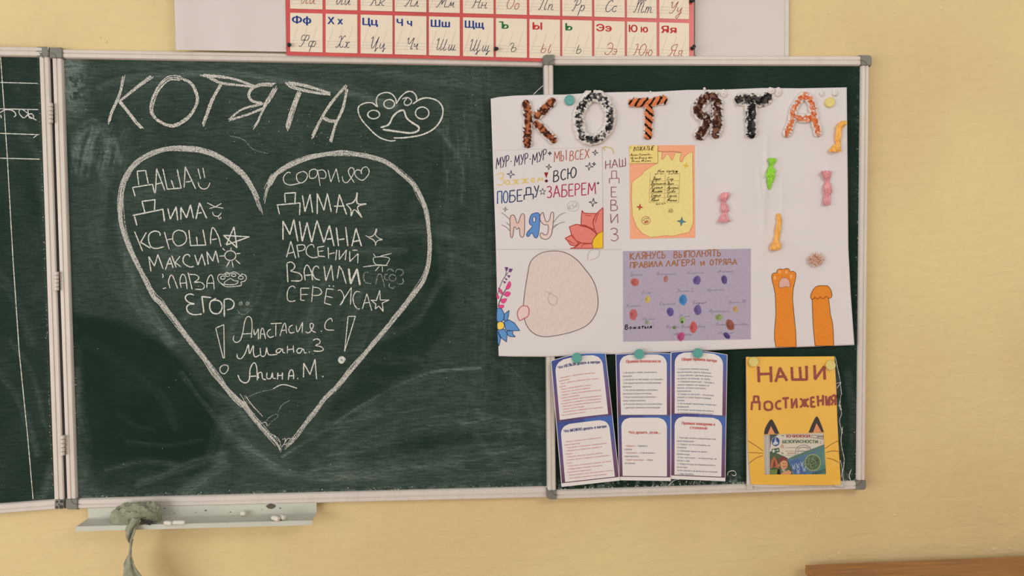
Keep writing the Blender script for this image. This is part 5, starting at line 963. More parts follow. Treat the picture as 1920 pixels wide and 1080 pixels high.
# fluffy letters
def fluffy(name, paths, r, T, paint, amount, seed, label, stripes=False, rz=.8):
    """cotton tube laid on the paper, dabbed with paint on its face"""
    g = G()
    sc = np.linalg.norm(T([1, 0])-T([0, 0]))
    for pi, pa in enumerate(paths):
        pts = resample(T(parse(pa)[0]), 1.25); t = np.gradient(pts, axis=0); t /= np.linalg.norm(t, axis=1)[:, None]+1e-9; nn = np.stack([-t[:, 1], t[:, 0]], 1)
        n = len(pts); m = 22; R0 = r*sc; x = np.arange(n)*1.25; closed = np.linalg.norm(pts[0]-pts[-1]) < 4
        V = []; C = []; endk = np.ones(n)
        if not closed: endk = np.sqrt(np.clip(1-np.clip((R0*.8-x)/(R0*.8), 0, 1)**2, .02, 1))*np.sqrt(np.clip(1-np.clip((R0*.8-(x[-1]-x))/(R0*.8), 0, 1)**2, .02, 1))
        ext = pts.copy()
        for j in range(m):
            a = math.pi*(j/(m-1)); cs, sn = math.cos(a), math.sin(a)
            nz = fbm(x/7.0+seed*5, np.full(n, cs*2.2*R0/7+pi*11), 160+seed, 4); nf = fbm(x/2.1, np.full(n, cs*R0/2.1+pi*7), 170+seed, 3)
            k = (.72+.52*nz+.30*(nf-.5))*endk
            off = cs*R0*k; up = (.0006+(sn**.7)*R0*MPP*rz*k)
            q = ext+nn*off[:, None]; V.append(P(q[:, 0], q[:, 1], dposter(q[:, 0], q[:, 1])+up))
            pn = fbm(x/3.4+3, np.full(n, cs*R0/3.4+pi*5+2), 180+seed, 4); pm = np.clip((pn-(1-amount)*.7-.85*np.clip(abs(cs)-.42, 0, 1))*10, 0, 1)
            if stripes:
                ph = ((x+cs*R0*.8+2.5*(pn-.5))/14.0) % 1.0; col = np.where((ph < .36)[:, None], np.array(lin((30, 22, 20))), np.array(lin((226, 132, 84)))); pm = np.clip(pm*1.5+.5*(sn > .6), 0, 1)
            else:
                sel = vnoise(x/4.5, np.full(n, cs*R0/4+pi*3), 190+seed); pc = np.array([lin(c) for c in paint]); col = pc[np.minimum((sel*1.35*len(pc)-.15*len(pc)).clip(0, len(pc)-1).astype(int), len(pc)-1)]
            wh = np.tile(np.array(lin((232, 224, 218))), (n, 1)); C.append(wh*(1-pm[:, None])+col*pm[:, None])
        V = np.array(V); C = np.array(C)
        F = [(j*n+i, j*n+i+1, (j+1)*n+i+1, (j+1)*n+i) for j in range(m-1) for i in range(n-1)]
        g.add(V.reshape(-1, 3), F, (1, 1, 1), C.reshape(-1, 3))
    o = g.build('fluffy_letter', FLUFF, pst, smooth=True); o['label'] = label
BR = [(84, 46, 30), (62, 36, 28), (150, 84, 54), (186, 112, 74)]
fluffy('k', ['s 405,200 425,330 435,420 425,540 432,690', 's 705,190 640,250 570,320 500,385', 's 495,420 560,480 640,560 712,635'], 50, PA, BR, .80, 1, 'brown and orange dabbed cotton letter')
fluffy('o', ['s 1085,160 1180,185 1250,280 1265,390 1235,500 1150,585 1080,605 990,570 950,470 945,360 985,250 1050,175 1085,160'], 64, PA, [(28, 26, 28), (52, 50, 52), (96, 92, 92)], .47, 2, 'white cotton ring letter with black dabs')
fluffy('t', ['s 1448,238 1560,225 1690,222 1845,195', 's 1660,240 1655,400 1645,605'], 50, PA, BR, .9, 3, 'tiger striped orange and black cotton letter', True)
fluffy('ya', ['s 590,175 500,150 435,205 395,280 440,345 510,365', 's 585,170 575,300 580,430 560,555', 's 510,360 450,460 385,560'], 60, PB, [(74, 44, 34), (58, 34, 28), (128, 90, 74)], .7, 4, 'dark brown dabbed cotton letter, mirrored R shape')
fluffy('t2', ['s 745,180 840,185 930,180 1000,195 1095,140', 's 905,165 905,300 900,430 910,555'], 60, PB, [(26, 24, 24), (46, 42, 42), (78, 74, 72)], .68, 5, 'black dabbed cotton letter')
fluffy('a', ['s 1230,545 1285,380 1320,240 1400,155 1470,200 1500,340 1545,540', 's 1320,350 1400,365 1500,350'], 44, PB, [(224, 120, 70), (206, 98, 56), (232, 146, 100)], .55, 6, 'orange dabbed cotton letter')
# white cotton dabs along the top edge
for u, v, r in [(1357, 176, 7), (1447, 170, 6.5), (1461, 174, 6), (1460, 172, 8), (1542, 176, 5), (1566, 174, 6), (1321, 166.5, 2.5), (1220, 173, 2)]:
    g = G(); n, m = 18, 8; V = []
    for j in range(m):
        for i in range(n):
            a = 2*math.pi*i/n; p = j/(m-1)*math.pi/2; k = 1+.5*(vnoise(a*1.5+u, p*3+v, 200)-.5)
            V.append(P(u+math.cos(a)*math.cos(p)*r*k, v+math.sin(a)*math.cos(p)*r*1.1*k, float(dposter(u, v))+.0004+math.sin(p)*r*MPP*.6*k))
    g.add(np.array(V), [(j*n+i, j*n+(i+1) % n, (j+1)*n+(i+1) % n, (j+1)*n+i) for j in range(m-1) for i in range(n)], (232, 224, 216)); g.build('cotton_dab', FLUFF, pst, smooth=True)
# twisted crepe paper sweets and the pompom
def sweet(prof, rgb, label, ridges=7, seed=0, twist=1.6):
    """prof: (u, v, half width px) down the sweet"""
    p = np.array(prof, float); L = np.linspace(0, 1, len(p)); n = 70; q = np.linspace(0, 1, n); u, v, w_ = [np.interp(q, L, p[:, k]) for k in range(3)]
    g = G(); m = 40; V = []
    for i in range(n):
        for j in range(m):
            a = 2*math.pi*j/m; rg = 1+.16*math.sin(ridges*a+twist*q[i]*9)*(1+.5*math.sin(i*.5))+.22*(fbm(a*1.6+seed*3, q[i]*14, 210+seed, 3)-.5)
            x = math.cos(a)*w_[i]*rg; hgt = .002+(.5+.5*math.sin(a))*min(w_[i], 8)*MPP*1.25*rg
            uu = u[i]+x; vv = v[i]+math.sin(a*2+i)*.4
            V.append(P(uu, vv, float(dposter(uu, vv))+hgt-.0015))
    g.add(V, [(i*m+j, i*m+(j+1) % m, (i+1)*m+(j+1) % m, (i+1)*m+j) for i in range(n-1) for j in range(m)]+[tuple(range(m))[::-1], tuple(range((n-1)*m, n*m))])
    o = g.build('paper_sweet', mat('crepe_'+label.split()[0]+'_paper', rgb, rough=.75, var=.16, scale=60, bump=.5, bscale=260), pst, smooth=True); o['label'] = label+' twisted crepe paper sweet'
def pg(T, s, f): return [(*T((x, y)), w_*f) for x, y, w_ in s]
sweet(pg(PG, [(625, 82, 30), (630, 110, 32), (622, 150, 14), (618, 170, 22), (620, 200, 36), (614, 240, 38), (618, 262, 30), (610, 290, 28), (606, 325, 18), (604, 368, 8)], .20365), (160, 226, 66), 'lime green', 5, 1, 2.2)
sweet(pg(PG, [(200, 398, 26), (190, 430, 40), (180, 460, 30), (180, 492, 16), (188, 520, 28), (192, 560, 32), (192, 585, 20), (184, 610, 26), (184, 645, 42), (184, 668, 50)], .20365), (230, 158, 164), 'pink left', 6, 2)
sweet(pg(PG, [(1125, 200, 40), (1128, 235, 38), (1132, 270, 26), (1136, 300, 18), (1138, 340, 36), (1142, 400, 32), (1134, 425, 24), (1130, 470, 32), (1132, 512, 26)], .20365), (224, 146, 154), 'pink right', 6, 3)
sweet(pg(PG, [(684, 592, 12), (690, 630, 22), (696, 660, 20), (688, 700, 24), (680, 750, 26), (676, 800, 22), (668, 830, 22), (664, 870, 42), (658, 905, 46), (652, 928, 34)], .20365), (248, 182, 92), 'orange lower', 4, 4)
sweet(pg(PB, [(1782, 388, 24), (1764, 420, 40), (1740, 450, 30), (1730, 500, 28), (1722, 560, 26), (1728, 590, 20), (1715, 620, 34), (1700, 655, 52), (1695, 680, 46)], .19792), (250, 184, 88), 'amber top right', 4, 5)
g = G(); cc = PH((612, 126))
for k in range(420):
    a = RNG.uniform(0, 2*math.pi); el_ = RNG.uniform(0, 1)**.6*math.pi/2; dr = np.array([math.cos(a)*math.cos(el_), math.sin(a)*math.cos(el_)*.86, math.sin(el_)]); Lr = 17.5*RNG.uniform(.75, 1.1)
    base = P(cc[0]+dr[0]*3, cc[1]+dr[1]*3, float(dposter(*cc))+.003+dr[2]*.003); tip = P(cc[0]+dr[0]*Lr, cc[1]+dr[1]*Lr, float(dposter(*cc))+.0035+dr[2]*.011)
    ax = tip-base; ax /= np.linalg.norm(ax); e1 = np.cross(ax, RNG.normal(size=3)); e1 /= np.linalg.norm(e1); e2 = np.cross(ax, e1); rr = .0010
    V = [base+(e1*math.cos(t_)+e2*math.sin(t_))*rr*.6 for t_ in (0, 2.1, 4.2)]+[base+(tip-base)*.85+(e1*math.cos(t_)+e2*math.sin(t_))*rr for t_ in (0, 2.1, 4.2)]+[tip]
    g.add(V, [(0, 1, 4, 3), (1, 2, 5, 4), (2, 0, 3, 5), (3, 4, 6), (4, 5, 6), (5, 3, 6)], random.choice([(240, 206, 186), (224, 182, 158), (246, 222, 206), (214, 168, 144)]))
o = g.build('pompom', mat('pompom_wool', (0, 0, 0), rough=.9, vcol=True, spec=.1), pst); o['label'] = 'pale peach wool pompom'
# ------------------------------------------------------------------ rule sheets
def panel(c, a, t0, t1, par, dd, n=10):
    pass
def ruleset(corners, dd, label, panels, bow=0.0, seed=0):
    c = np.array(corners, float); org = P(*c[0:2].mean(0), dd)
    t = thing('rule_sheet', P(*(c[2:4].mean(0)), dd), label, 'sheet')
    topb = lambda s: -bow*np.sin(math.pi*s)
    fm = lambda s, v: (lambda q: q+np.stack([0*q[..., 0], topb(np.clip(s, 0, 1))*(1-np.asarray(v))**3], -1))(bil(c, s, v))
    df = lambda s, v: dd+.0025*np.sin(s*3.1+seed)*(1-v)**2+.0030*(1-v)**4*np.abs(np.sin(s*3+seed))+.003*np.clip(s-.75, 0, 1)*4*np.clip(v-.8, 0, 1)*5*.5
    class M: pass
    def lay(g, s, v, k, F, col):
        q = fm(s, v); W = P(q[..., 0], q[..., 1], df(s, v)+k); g.add(W, F, col)
    nu, nv = 24, 44; S, T = np.meshgrid(np.linspace(0, 1, nu), np.linspace(0, 1, nv)); i = np.arange(nu*nv).reshape(nv, nu); F = np.stack([i[:-1, :-1], i[:-1, 1:], i[1:, 1:], i[1:, :-1]], -1).reshape(-1, 4).tolist()
    def grid(name, s0, s1, v0, v1, k, colf, m, parent, nu=24, nv=40, rnd=0):
        S, T = np.meshgrid(np.linspace(0, 1, nu), np.linspace(0, 1, nv)); s = s0+(s1-s0)*S; v = v0+(v1-v0)*T
        if rnd:   # rounded upper corners: pull the sides in near the top
            yy = np.clip((rnd*.47-(v-v0))/(rnd*.47), 0, 1); ins = rnd*(1-np.sqrt(np.clip(1-yy**2, 0, 1))); mid = (s0+s1)/2; s = mid+(s-mid)*(1-ins/((s1-s0)/2))
        q = fm(s, v); W = P(q[..., 0].ravel(), q[..., 1].ravel(), (df(s, v)+k).ravel()); i = np.arange(nu*nv).reshape(nv, nu)
        C = np.array([lin(x) for x in colf(v.ravel(), s.ravel())]); g = G(); g.add(W, np.stack([i[:-1, :-1], i[:-1, 1:], i[1:, 1:], i[1:, :-1]], -1).reshape(-1, 4).tolist(), (1, 1, 1), C)
        return g.build(name, m, parent, smooth=True)
    grid('sheet_paper', 0, 1, 0, 1, 0, lambda v, s: [(232, 226, 222)]*len(v), PAPER2, t)
    def border(v, s):
        out = []
        for a, b in zip(v, s):
            x = (a % .495)/.495; w0 = (72, 110, 180) if b > .5 else (66, 84, 150); w1 = (116, 86, 128); w2 = (104, 70, 88)
            out.append(tuple(w0[k]*(1-min(1, x*1.6))+w1[k]*min(1, x*1.6) if x < .625 else w1[k]*(1-(x-.625)/.375)+w2[k]*(x-.625)/.375 for k in range(3)))
        return out
    br = grid('printed_border', .012, .99, .004, .972, .00035, border, INK, t)
    lay2 = None
    for pi, (v0, v1, title, lines, tc, bc, sz) in enumerate(panels):
        pn = grid('text_panel', .07, .925, v0, v1, .0006, lambda v, s: [(232, 222, 216)]*len(v), PAPER2, t, rnd=.16)
        g = G(); A = np.linalg.norm(c[1]-c[0]); B = np.linalg.norm(c[3]-c[0]); asp = A/B
        def put(s, x0, x1, v, h, col, bold=.045):
            vt, f = glyphs(s, 0)
            if not len(vt): return
            for kk, (ox, oy) in enumerate([(0, 0)] if bold < .03 else [(-1, 0), (1, 0)]):
                x = x0+(vt[:, 0]-vt[:, 0].min())/np.ptp(vt[:, 0])*(x1-x0)+ox*h*.10; y = v-vt[:, 1]/.7*h; q = fm(x, y); g.add(P(q[:, 0], q[:, 1], df(x, y)+.0011+kk*.0001+vt[:, 2]), f, col)
        y = v0+.062
        for k, tl in enumerate(title): wdt = min(.76, .026*len(tl)+.10); put(tl, .5-wdt/2, .5+wdt/2, y+k*.032, .0215, tc, .05)
        y += .032*len(title)+sz[1]
        for ln in lines:
            col = bc; s_ = ln
            parts = [(ln, bc)] if '|' not in ln else [(ln.split('|')[0], (206, 120, 96)), (ln.split('|')[1], bc)]
            x = .115+(.012 if ln[0] in '•123456789' else 0); 
            for s_, col in parts:
                wdt = len(s_)*sz[2]; put(s_, x, x+wdt, y, sz[0], col, .028); x += wdt+.02
            y += sz[3]
        g.build('printed_text', INK, t).parent = pn
    return t
RB = (212, 122, 116); NV = (92, 98, 124); TB = (42, 62, 128); TR = (208, 92, 80)
ruleset([(1032.6, 676.6), (1135.7, 662.3), (1162, 901), (1052.8, 913)], .0415, 'leftmost rule sheet, tilted, red text under a dark blue title', [
    (.018, .474, ['Что НЕЛЬЗЯ делать в лагере'], ['• Выходить с территории лагеря без', 'разрешения', '• Бить, обижать, дразнить или толкать', 'других', '• Брать чужие вещи без спроса', '• Кричать, ругаться, грубить', '• Играть с огнём, электроприборами или', 'острыми предметами', '• Нарушать режим дня без разрешения на', 'то взрослых, опаздывать на мероприятия', '• Мусорить и портить имущество лагеря', '• Бегать по лестницам', '• Пользоваться телефоном или гаджетами', 'без разрешения учителя'], TB, RB, (.0098, .044, .0188, .0222)),
    (.515, .965, ['Что МОЖНО делать в лагере'], ['• Играть, веселиться и знакомиться с', 'новыми друзьями', '• Участвовать в конкурсах и мероприятиях', '• Обращаться к взрослым, подойти за', 'помощью', '• Помогать вожатым и другим ребятам', '• Гулять только с отрядом и в разрешённых', 'местах', '• Чисто есть в столовой и убирать за собой', '• Поддерживать порядок в отрядной', 'комнате и на территории', '• Рассказывать, если тебе или кому то плохо', '• Быть добрым, вежливым и дружелюбным'], TB, RB, (.0098, .046, .0180, .0240))], bow=6, seed=1)
ruleset([(1154, 664), (1258, 662.5), (1257.8, 901.8), (1161, 900.5)], .0405, 'middle rule sheet with a mostly empty lower panel', [
    (.012, .482, ['Правила безопасности'], ['1. Не играй с огнём, розетками и', 'техникой.', '2. Не бегай по лестницам, не толкайся.', '3. Во время прогулки слушай указания', 'взрослых.', '4. Не трогай животных, насекомых,', 'растения, которых не знаешь.', '5. Если почувствовал себя плохо —', 'сразу сообщи взрослым.', '6. В случае тревоги или сигнала сбора', '— действуй спокойно и по инструкции.'], TR, NV, (.0125, .05, .0192, .0275)),
    (.505, .965, ['', '', 'Что делать, если...'], ['• Обидели?|— Обратись к', 'учителю.', '• Потерялся?|— Стой на месте и', 'зови взрослого.', '• Нашёл чужую вещь?|— Отнеси', 'её учителю.'], TR, NV, (.013, .07, .0188, .0275))], bow=1.5, seed=2.4)
ruleset([(1257.8, 660.5), (1364, 665), (1360, 902.5), (1257.4, 898)], .0400, 'rightmost rule sheet, next to the yellow sign, with a two-line red lower title', [
    (.012, .482, ['Общие правила лагеря'], ['1. Слушай и уважай учителей,', 'воспитателей и других взрослых.', '2. Будь вежлив с другими детьми —', 'не кричи, не обижай, не груби.', '3. Соблюдай режим дня — приходи и', 'ложись вовремя, на зарядку не', 'ленись, активно участвуй в', 'мероприятиях.', '4. Следи за чистотой — не мусори,', 'убирай за собой. Береги природу', 'лагеря.', '5. Не покидай территорию лагеря без', 'разрешения.', '6. Не бери чужие вещи без спроса.', '7. Сообщай взрослым, если что-то'], TR, NV, (.0118, .036, .0196, .0243)),
    (.505, .965, ['Правила поведения в', 'столовой'], ['1. Приходи чистым и аккуратным, мой', 'руки перед едой.', '2. Садись за стол спокойно, не', 'толкайся.', '3. Соблюдай тишину во время', 'приёма пищи.', '4. Ешь культурно — не бросай еду, не', 'играй с ней.', '5. Убери посуду на отведённое место', 'после еды.', '6. Не обегай и не выбегай из столовой', '— ходи спокойно.'], TR, NV, (.012, .046, .0196, .0258))], bow=5, seed=4)
# ------------------------------------------------------------------ yellow achievements sign with its pocket
YD = .0365
sg = thing('pocket_sign', P(1487, 915, YD), 'yellow paper sign with red lettering and a cat-eared window', 'sign')
g = G(); g.poly([(1398.5, 670), (1402, 669), (1404.5, 912), (1409, 918), (1400, 918)], .0332, (226, 214, 204)); g.poly([(1400, 671), (1564, 669.5), (1572, 908), (1440, 913.5), (1401, 911)], .0331, (226, 214, 204)); g.build('backing_sheet', PAPER2, sg)
YEL = mat('yellow_card_paper', (254, 196, 68), rough=.55, var=.04, scale=7, spec=.4)
outer = [(1399, 669.2), (1430, 668.9), (1500, 668.6), (1564.5, 668.2), (1568, 727), (1570, 790), (1573.2, 850), (1576.8, 909.2), (1540, 909.8), (1480, 909.8), (1408, 908.2), (1403, 850), (1401, 790), (1400, 730)]
hole = [(1432.2, 815), (1544.5, 811.5), (1549, 889.3), (1433.5, 889.8)]
pl2 = [[Vector((x, -y, 0)) for x, y in outer], [Vector((x, -y, 0)) for x, y in hole]]; allp = np.array(outer+hole); tr = tessellate_polygon(pl2); n = len(allp)
g = G(); Wf = P(allp[:, 0], allp[:, 1], YD); Wb = PX(allp[:, 0], allp[:, 1], YD, YD-.0004)
F = list(tr)+[tuple(reversed([k+n for k in t_])) for t_ in tr]
for off, m in ((0, len(outer)), (len(outer), 4)): F += [(off+k, off+(k+1) % m, off+(k+1) % m+n, off+k+n) for k in range(m)]
g.add(np.vstack([Wf, Wb]), F, (255, 255, 255)); card = g.build('yellow_card', YEL, sg)
S1, S2 = Z(1390, 660, .12034), Z(1390, 770, .13889)
RI = (164, 52, 30)
g = G(); k_ = YD+.0004
for s, wd in [('265,225 275,470;458,225 465,470;290,345 440,340;535,465 600,250 712,450;565,385 670,380;785,235 795,430 1020,430 1015,215;912,230 925,410;1140,205 1150,425 1290,225 1300,430', 5.0),
              ('160,905 165,785 285,780 285,905;195,775 198,692 262,692 270,775;c 420,770 370,790 360,840 375,890 425,905 475,885 480,830 460,785;s 618,765 570,770 538,820 560,880 622,885;640,725 740,715;690,722 695,880;785,725 790,875 855,730 865,872;s 912,728 945,745 962,790 945,840 912,862;985,730 985,858;s 1050,730 1015,750 1000,790 1020,835 1050,856;1140,705 1085,712 1090,852 1155,852;1090,780 1140,775;1190,680 1200,845;1272,670 1272,832;1195,765 1270,752;1318,682 1328,832 1378,692 1368,838;s 1465,670 1420,685 1400,725 1425,755 1465,755;1468,672 1465,828;1440,755 1402,828', 4.0)]:
    for pl in parse(s): g.ribbon(S1(pl), wd, k_, RI, jit=.12, step=2, taper=False)
g.build('brush_lettering', mat('red_marker', (0, 0, 0), rough=.5, var=.25, scale=260, vcol=True), sg).parent = card
g = G()
for s in ('s 85,405 190,470 300,548', 's 90,565 200,568 300,578', 's 95,718 200,640 300,605', 's 1125,515 1220,450 1315,405', 's 1140,565 1220,545 1315,550', 's 1150,640 1240,660 1315,700'): g.ribbon(S2(parse(s)[0]), .9, k_, (110, 70, 36))
for a, b in [('s 305,318 325,230 400,118 455,185 512,312', '355,316 400,208 455,314'), ('s 908,297 955,180 1018,78 1072,170 1115,290', '968,296 1015,168 1082,286')]:
    g.poly(S2(parse(a)[0]), k_, (46, 32, 26)); g.poly(S2(parse(b)[0]), k_+.0003, (238, 152, 96))
g.build('cat_ears_and_whiskers', INK, sg).parent = card
# ---- booklets inside
bk = thing('safety_booklet', P(1490, 892, .0345), 'small illustrated booklet with white page edges showing in the yellow sign window', 'booklet')
g = G(); g.slab(S2([(318, 322), (400, 318), (400, 868), (325, 868)]), .0332, .0336, 0, (226, 220, 214)); 
for x in (330, 345, 362, 378): g.ribbon(S2([(x, 322), (x+4, 866)]), .6, .0338, (150, 140, 132), taper=False)
g.build('page_edges', INK, bk)
g = G(); g.slab(S2([(383, 312), (1150, 300), (1165, 875), (386, 875)]), .0336, .0344, 0, (226, 214, 196)); cv = g.build('cover', INK, bk)
BD = .0346; L2 = .0348; L3 = .0350; L4 = .0351
g = G()
g.poly(S2([(384, 560), (400, 545), (470, 570), (540, 600), (590, 620), (640, 660), (700, 868), (388, 868)]), BD, (78, 96, 60)); g.poly(S2([(384, 320), (500, 320), (470, 345), (420, 370), (400, 420), (390, 520)]), BD, (66, 78, 70))
g.poly(S2(ell(464, 418, 53, 62, 20)[:-1]), L2, (52, 78, 146)); g.poly(S2(parse('c 425,440 445,420 460,380 475,415 500,435 480,455 440,460')[0]), L3, (206, 212, 226)); g.poly(S2(parse('455,372 462,362 470,374 463,384')[0]), L3, (206, 212, 226))
g.poly(S2([(408, 520), (508, 500), (520, 555), (420, 582)]), L2, (58, 92, 62)); g.poly(S2([(420, 530), (448, 524), (452, 560), (424, 567)]), L3, (220, 226, 210)); g.ribbon(S2([(462, 540), (500, 532)]), 1, L3, (220, 226, 210)); g.ribbon(S2([(488, 520), (502, 532), (492, 546)]), 1, L3, (220, 226, 210))
g.poly(S2([(390, 780), (400, 680), (445, 615), (490, 700), (510, 780), (440, 760)]), L2, (196, 108, 66)); g.poly(S2([(425, 765), (445, 640), (465, 750)]), L3, (120, 60, 40)); g.poly(S2([(386, 800), (520, 790), (530, 866), (386, 866)]), L2, (116, 138, 66))
# child in a cap
g.poly(S2(parse('480,866 490,790 540,780 600,785 650,800 660,866')[0]), L2, (96, 120, 78)); g.poly(S2(parse('c 520,700 560,670 610,680 625,730 610,775 570,792 535,770')[0]), L3, (226, 160, 120)); g.poly(S2(parse('c 495,700 500,650 560,618 620,640 640,680 600,676 560,672 525,700')[0]), L4, (128, 62, 50)); g.poly(S2(ell(508, 738, 12, 18, 10)[:-1]), L4, (216, 144, 106))
for x in (568, 598): g.poly(S2(ell(x, 712, 5, 8, 8)[:-1]), L4+.0001, (60, 34, 26))
g.ribbon(S2(parse('s 560,745 585,762 610,742')[0]), .9, L4+.0001, (150, 56, 44)); g.poly(S2(parse('520,866 560,830 640,800 680,830 660,866')[0]), L4, (222, 160, 124)); g.poly(S2(parse('c 545,800 560,790 590,800 585,820 560,815')[0]), L4, (190, 190, 170))
g.build('cover_picture', INK, bk).parent = cv
g = G(); fm = lambda T: (lambda x, y: T(xy(x, y)))
text(g, 'КНИЖКИ', 610, 925, 362, 38, lambda x, y: S2(xy(x, y+(x-770)**2*.00006)), L2, (186, 60, 56), .07)
text(g, 'БЕЗОПАСНОСТИ', 556, 1032, 436, 40, lambda x, y: S2(xy(x, y+(x-790)**2*.00009)), L2, (88, 112, 74), .07)
for y in (500, 548, 602): g.ribbon(S2([(595, y), (940, y-3)]), .6, L2, (130, 120, 108), taper=False)
text(g, '№ 02-25', 625, 720, 582, 13, fm(S2), L2, (196, 96, 84), .03)
g.ribbon(S2(ell(838, 565, 108, 104)), .8, L2, (110, 110, 150)); g.ribbon(S2(ell(838, 565, 80, 76)), .6, L2, (120, 120, 156))
g.ribbon(S2(parse('s 770,560 790,540 810,560 830,535 850,560 880,540')[0]), .7, L3, (120, 120, 156))
g.ribbon(S2([(950, 330), (1105, 340), (1100, 385), (945, 360), (950, 330)]), .9, L2, (110, 100, 96), taper=False); text(g, 'лето', 1020, 1090, 362, 22, fm(S2), L2, (90, 86, 84), .03)
g.ribbon(S2([(540, 340), (580, 338)]), 1.0, L2, (90, 80, 70))
for a, b in (((1060, 420), (1080, 410)), ((1062, 436), (1080, 440))): g.ribbon(S2([a, b]), .8, L2, (110, 110, 110))
st = [(550+math.cos(math.radians(-90+36*k))*(26 if k % 2 == 0 else 11), 482+math.sin(math.radians(-90+36*k))*(26 if k % 2 == 0 else 11)) for k in range(11)]; g.ribbon(S2(st), .7, L2, (196, 110, 90), taper=False)
for x, y in ((548, 570), (562, 580)): g.poly(S2(ell(x, y, 7, 9, 8)[:-1]), L2, (100, 120, 90))
g.build('cover_print', INK, bk).parent = cv
# ---- tilted blue and green ticket over the booklet
tk = thing('paper_ticket', P(1515, 892, .0354), 'blue and green banknote-like ticket lying tilted over the booklet', 'ticket')
g = G(); g.slab(S2([(622, 655), (1150, 448), (1165, 862), (712, 868)]), .0353, .0356, 0, (82, 122, 158)); tb = g.build('ticket_paper', INK, tk)
g = G(); q0 = .0358; q1 = .0359; q2 = .0361
g.poly(S2([(650, 636), (1112, 458), (1116, 495), (662, 672)]), q0, (96, 134, 110)); g.poly(S2([(1000, 560), (1128, 500), (1145, 860), (1020, 862)]), q0, (86, 134, 128)); g.poly(S2([(655, 690), (760, 640), (830, 690), (880, 868), (722, 868)]), q0, (72, 108, 164))
e = ell(965, 700, 112, 118, 40)[:-1]; e = np.array([965, 700])+(e-[965, 700])*(1+.04*np.where(np.arange(40) % 2, 1, -1))[:, None]; g.poly(S2(e), q1, (150, 166, 116)); g.poly(S2(ell(965, 700, 96, 100, 30)[:-1]), q1+.0001, (84, 108, 78))
for k in range(34): a = RNG.uniform(0, 6.28); rr = RNG.uniform(0, 82); g.poly(S2(ell(965+math.cos(a)*rr, 700+math.sin(a)*rr, 8, 11, 7, rot=RNG.uniform(0, 180))[:-1]), q2, (138, 156, 110))
for x, y in [(710, 770), (765, 755), (820, 730), (770, 830), (850, 800)]:
    g.ribbon(S2(ell(x, y, 17, 24, 12)), .9, q2, (214, 224, 232)); g.ribbon(S2([(x-12, y-20), (x-24, y-44)]), .9, q2, (214, 224, 232)); g.ribbon(S2([(x+8, y-22), (x+14, y-48)]), .9, q2, (214, 224, 232)); g.poly(S2(ell(x, y, 7, 8, 8)[:-1]), q2, (206, 216, 226))
def rot(cx, cy, a): 
    c_, s_ = math.cos(a), math.sin(a); return lambda x, y: S2(xy(cx+(x-cx)*c_-(y-cy)*s_, cy+(x-cx)*s_+(y-cy)*c_))
text(g, 'ЮНОСТЬ', 960, 1165, 850, 34, rot(1050, 840, -.28), q2, (60, 80, 84), .05)
for k in range(7): g.ribbon(S2(parse('s %d,%d %d,%d %d,%d' % (690+k*62, 640-k*25, 720+k*62, 620-k*25, 745+k*62, 622-k*25))[0]), .8, q2, (60, 96, 130))
for k in range(5): g.ribbon(S2(ell(1085, 640, 20+k*12, 28+k*16, 12, -80, 80)), .5, q2, (150, 186, 180))
g.build('ticket_print', INK, tk).parent = tb
# ---- clear sleeve
sl = bpy.data.materials.new('clear_plastic'); sl.use_nodes = True; N = sl.node_tree.nodes; K = sl.node_tree.links; N.remove(N['Principled BSDF'])
tr_ = N.new('ShaderNodeBsdfTransparent'); tr_.inputs[0].default_value = (.96, .96, .95, 1); gl = N.new('ShaderNodeBsdfGlossy'); gl.inputs['Roughness'].default_value = .12; gl.inputs[0].default_value = (1, 1, 1, 1)
ms = N.new('ShaderNodeMixShader'); ms.inputs[0].default_value = .06; K.new(tr_.outputs[0], ms.inputs[1]); K.new(gl.outputs[0], ms.inputs[2]); K.new(ms.outputs[0], N['Material Output'].inputs[0])
nu, nv = 26, 60; S, T = np.meshgrid(np.linspace(0, 1, nu), np.linspace(0, 1, nv))
R0 = np.interp(T, [0, .04, .17, .3, .55, .8, 1], [1566, 1568, 1576, 1577, 1577, 1583, 1586]); U = 1398+(R0-1398)*S; V = 668.5+(247)*T
crk = .0045*np.clip((U-1563)/10, 0, 1)*(fbm(U/4.5, V/9, 230, 3)-.5)*2
i = np.arange(nu*nv).reshape(nv, nu); Fs = np.stack([i[:-1, :-1], i[:-1, 1:], i[1:, 1:], i[1:, :-1]], -1).reshape(-1, 4).tolist()
us = 1-(1-np.linspace(0, 1, nu))**2.2; S = np.tile(us, (nv, 1)); U = 1398+(R0-1398)*S; crk = .0045*np.clip((U-1563)/10, 0, 1)*(fbm(U/4.5, V/9, 230, 3)-.5)*2
g = G(); g.add(P(U.ravel(), V.ravel(), (.0376+crk).ravel()), Fs, (255, 255, 255)); g.build('clear_sleeve', sl, sg, smooth=True)
g = G(); SR = mat('sleeve_glint_edge', (206, 206, 200), rough=.25)
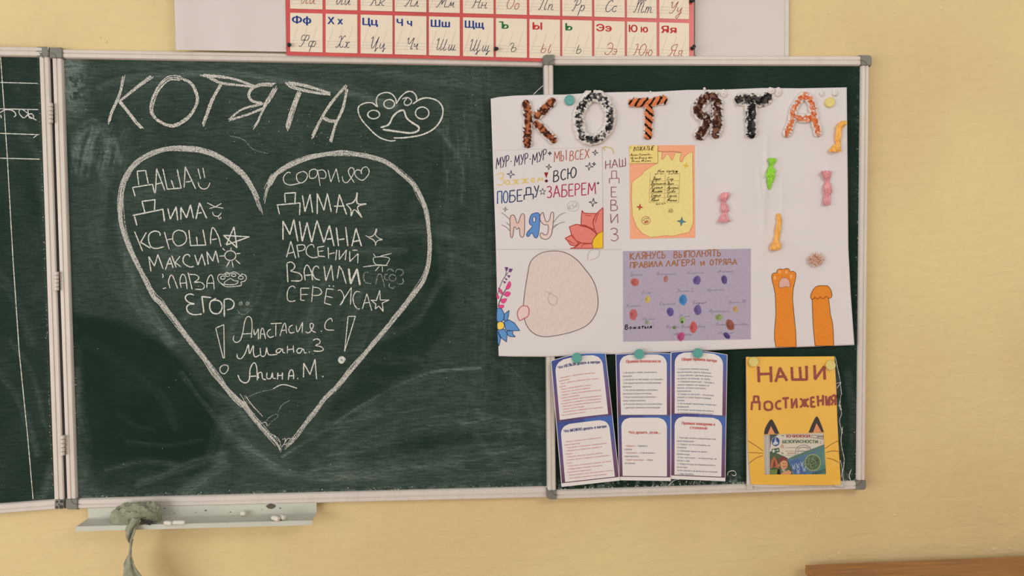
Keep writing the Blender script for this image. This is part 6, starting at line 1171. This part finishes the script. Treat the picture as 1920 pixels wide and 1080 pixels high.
for s in ('1566,669 1575,712 1578,740', '1568,719 1577,717 1569,728', 's 1577,740 1574,760 1578,775 1574,790 1580,812', 's 1574,755 1578,770', 's 1580,800 1577,830 1583,862 1580,890 1586,914', 's 1575,862 1579,880 1577,895', '1571,760 1578,762'):
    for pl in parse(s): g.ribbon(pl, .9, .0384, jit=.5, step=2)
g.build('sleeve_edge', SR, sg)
g = G(); tp_ = mat('milky_tape', (214, 206, 198), rough=.3); g.slab([(1400, 908), (1411, 907), (1412, 917), (1402, 919)], .0334, .0345, 1); g.slab([(1566, 900), (1583, 903), (1584, 914), (1564, 912)], .0334, .0345, 1); g.build('sleeve_corner', tp_, sg)
# ------------------------------------------------------------------ magnets
def magnet(u, v, d, rgb, nm, label, r=9.4):
    c0 = P(u, v, d); R1 = r*MPP; g = G(); n = 32; prof = [(0, .96), (.0012, 1.0), (.0048, 1.0), (.0060, .93), (.0062, .84), (.0056, .78), (.0056, .12), (.0060, .0)]; V = []
    for q, rr in prof:
        for j in range(n): a = 2*math.pi*j/n; V.append((c0[0]+math.cos(a)*R1*rr, c0[1]-q, c0[2]+math.sin(a)*R1*rr))
    g.add(V, [(m*n+j, m*n+(j+1) % n, (m+1)*n+(j+1) % n, (m+1)*n+j) for m in range(len(prof)-1) for j in range(n)])
    prop(g.build('round_magnet', mat(nm, rgb, rough=.38, var=.04), smooth=False), label, 'magnet', nm.replace('_', ' ')+'s')
GM = (92, 168, 146)
magnet(1067.5, 188.5, float(dposter(1067, 188)), (92, 164, 154), 'green_magnet', 'green round magnet at the poster top between the first two fluffy letters')
magnet(1081, 670.5, .0452, (84, 160, 132), 'green_magnet', 'green round magnet holding the leftmost tilted rule sheet')
magnet(1198, 663.5, .0442, (76, 156, 118), 'green_magnet', 'green round magnet holding the middle rule sheet')
magnet(1307.5, 661.8, .0440, (80, 158, 126), 'green_magnet', 'green round magnet holding the rightmost rule sheet')
YM = (226, 206, 106)
magnet(1554.5, 192.5, float(dposter(1554, 192)), (222, 204, 118), 'yellow_magnet', 'yellow round magnet at the top right of the white poster')
magnet(1411.5, 678, YD+.0015, (236, 204, 82), 'yellow_magnet', 'yellow round magnet on the top left corner of the yellow sign')
magnet(1556, 684.5, YD+.0015, (236, 206, 86), 'yellow_magnet', 'yellow round magnet on the top right corner of the yellow sign')
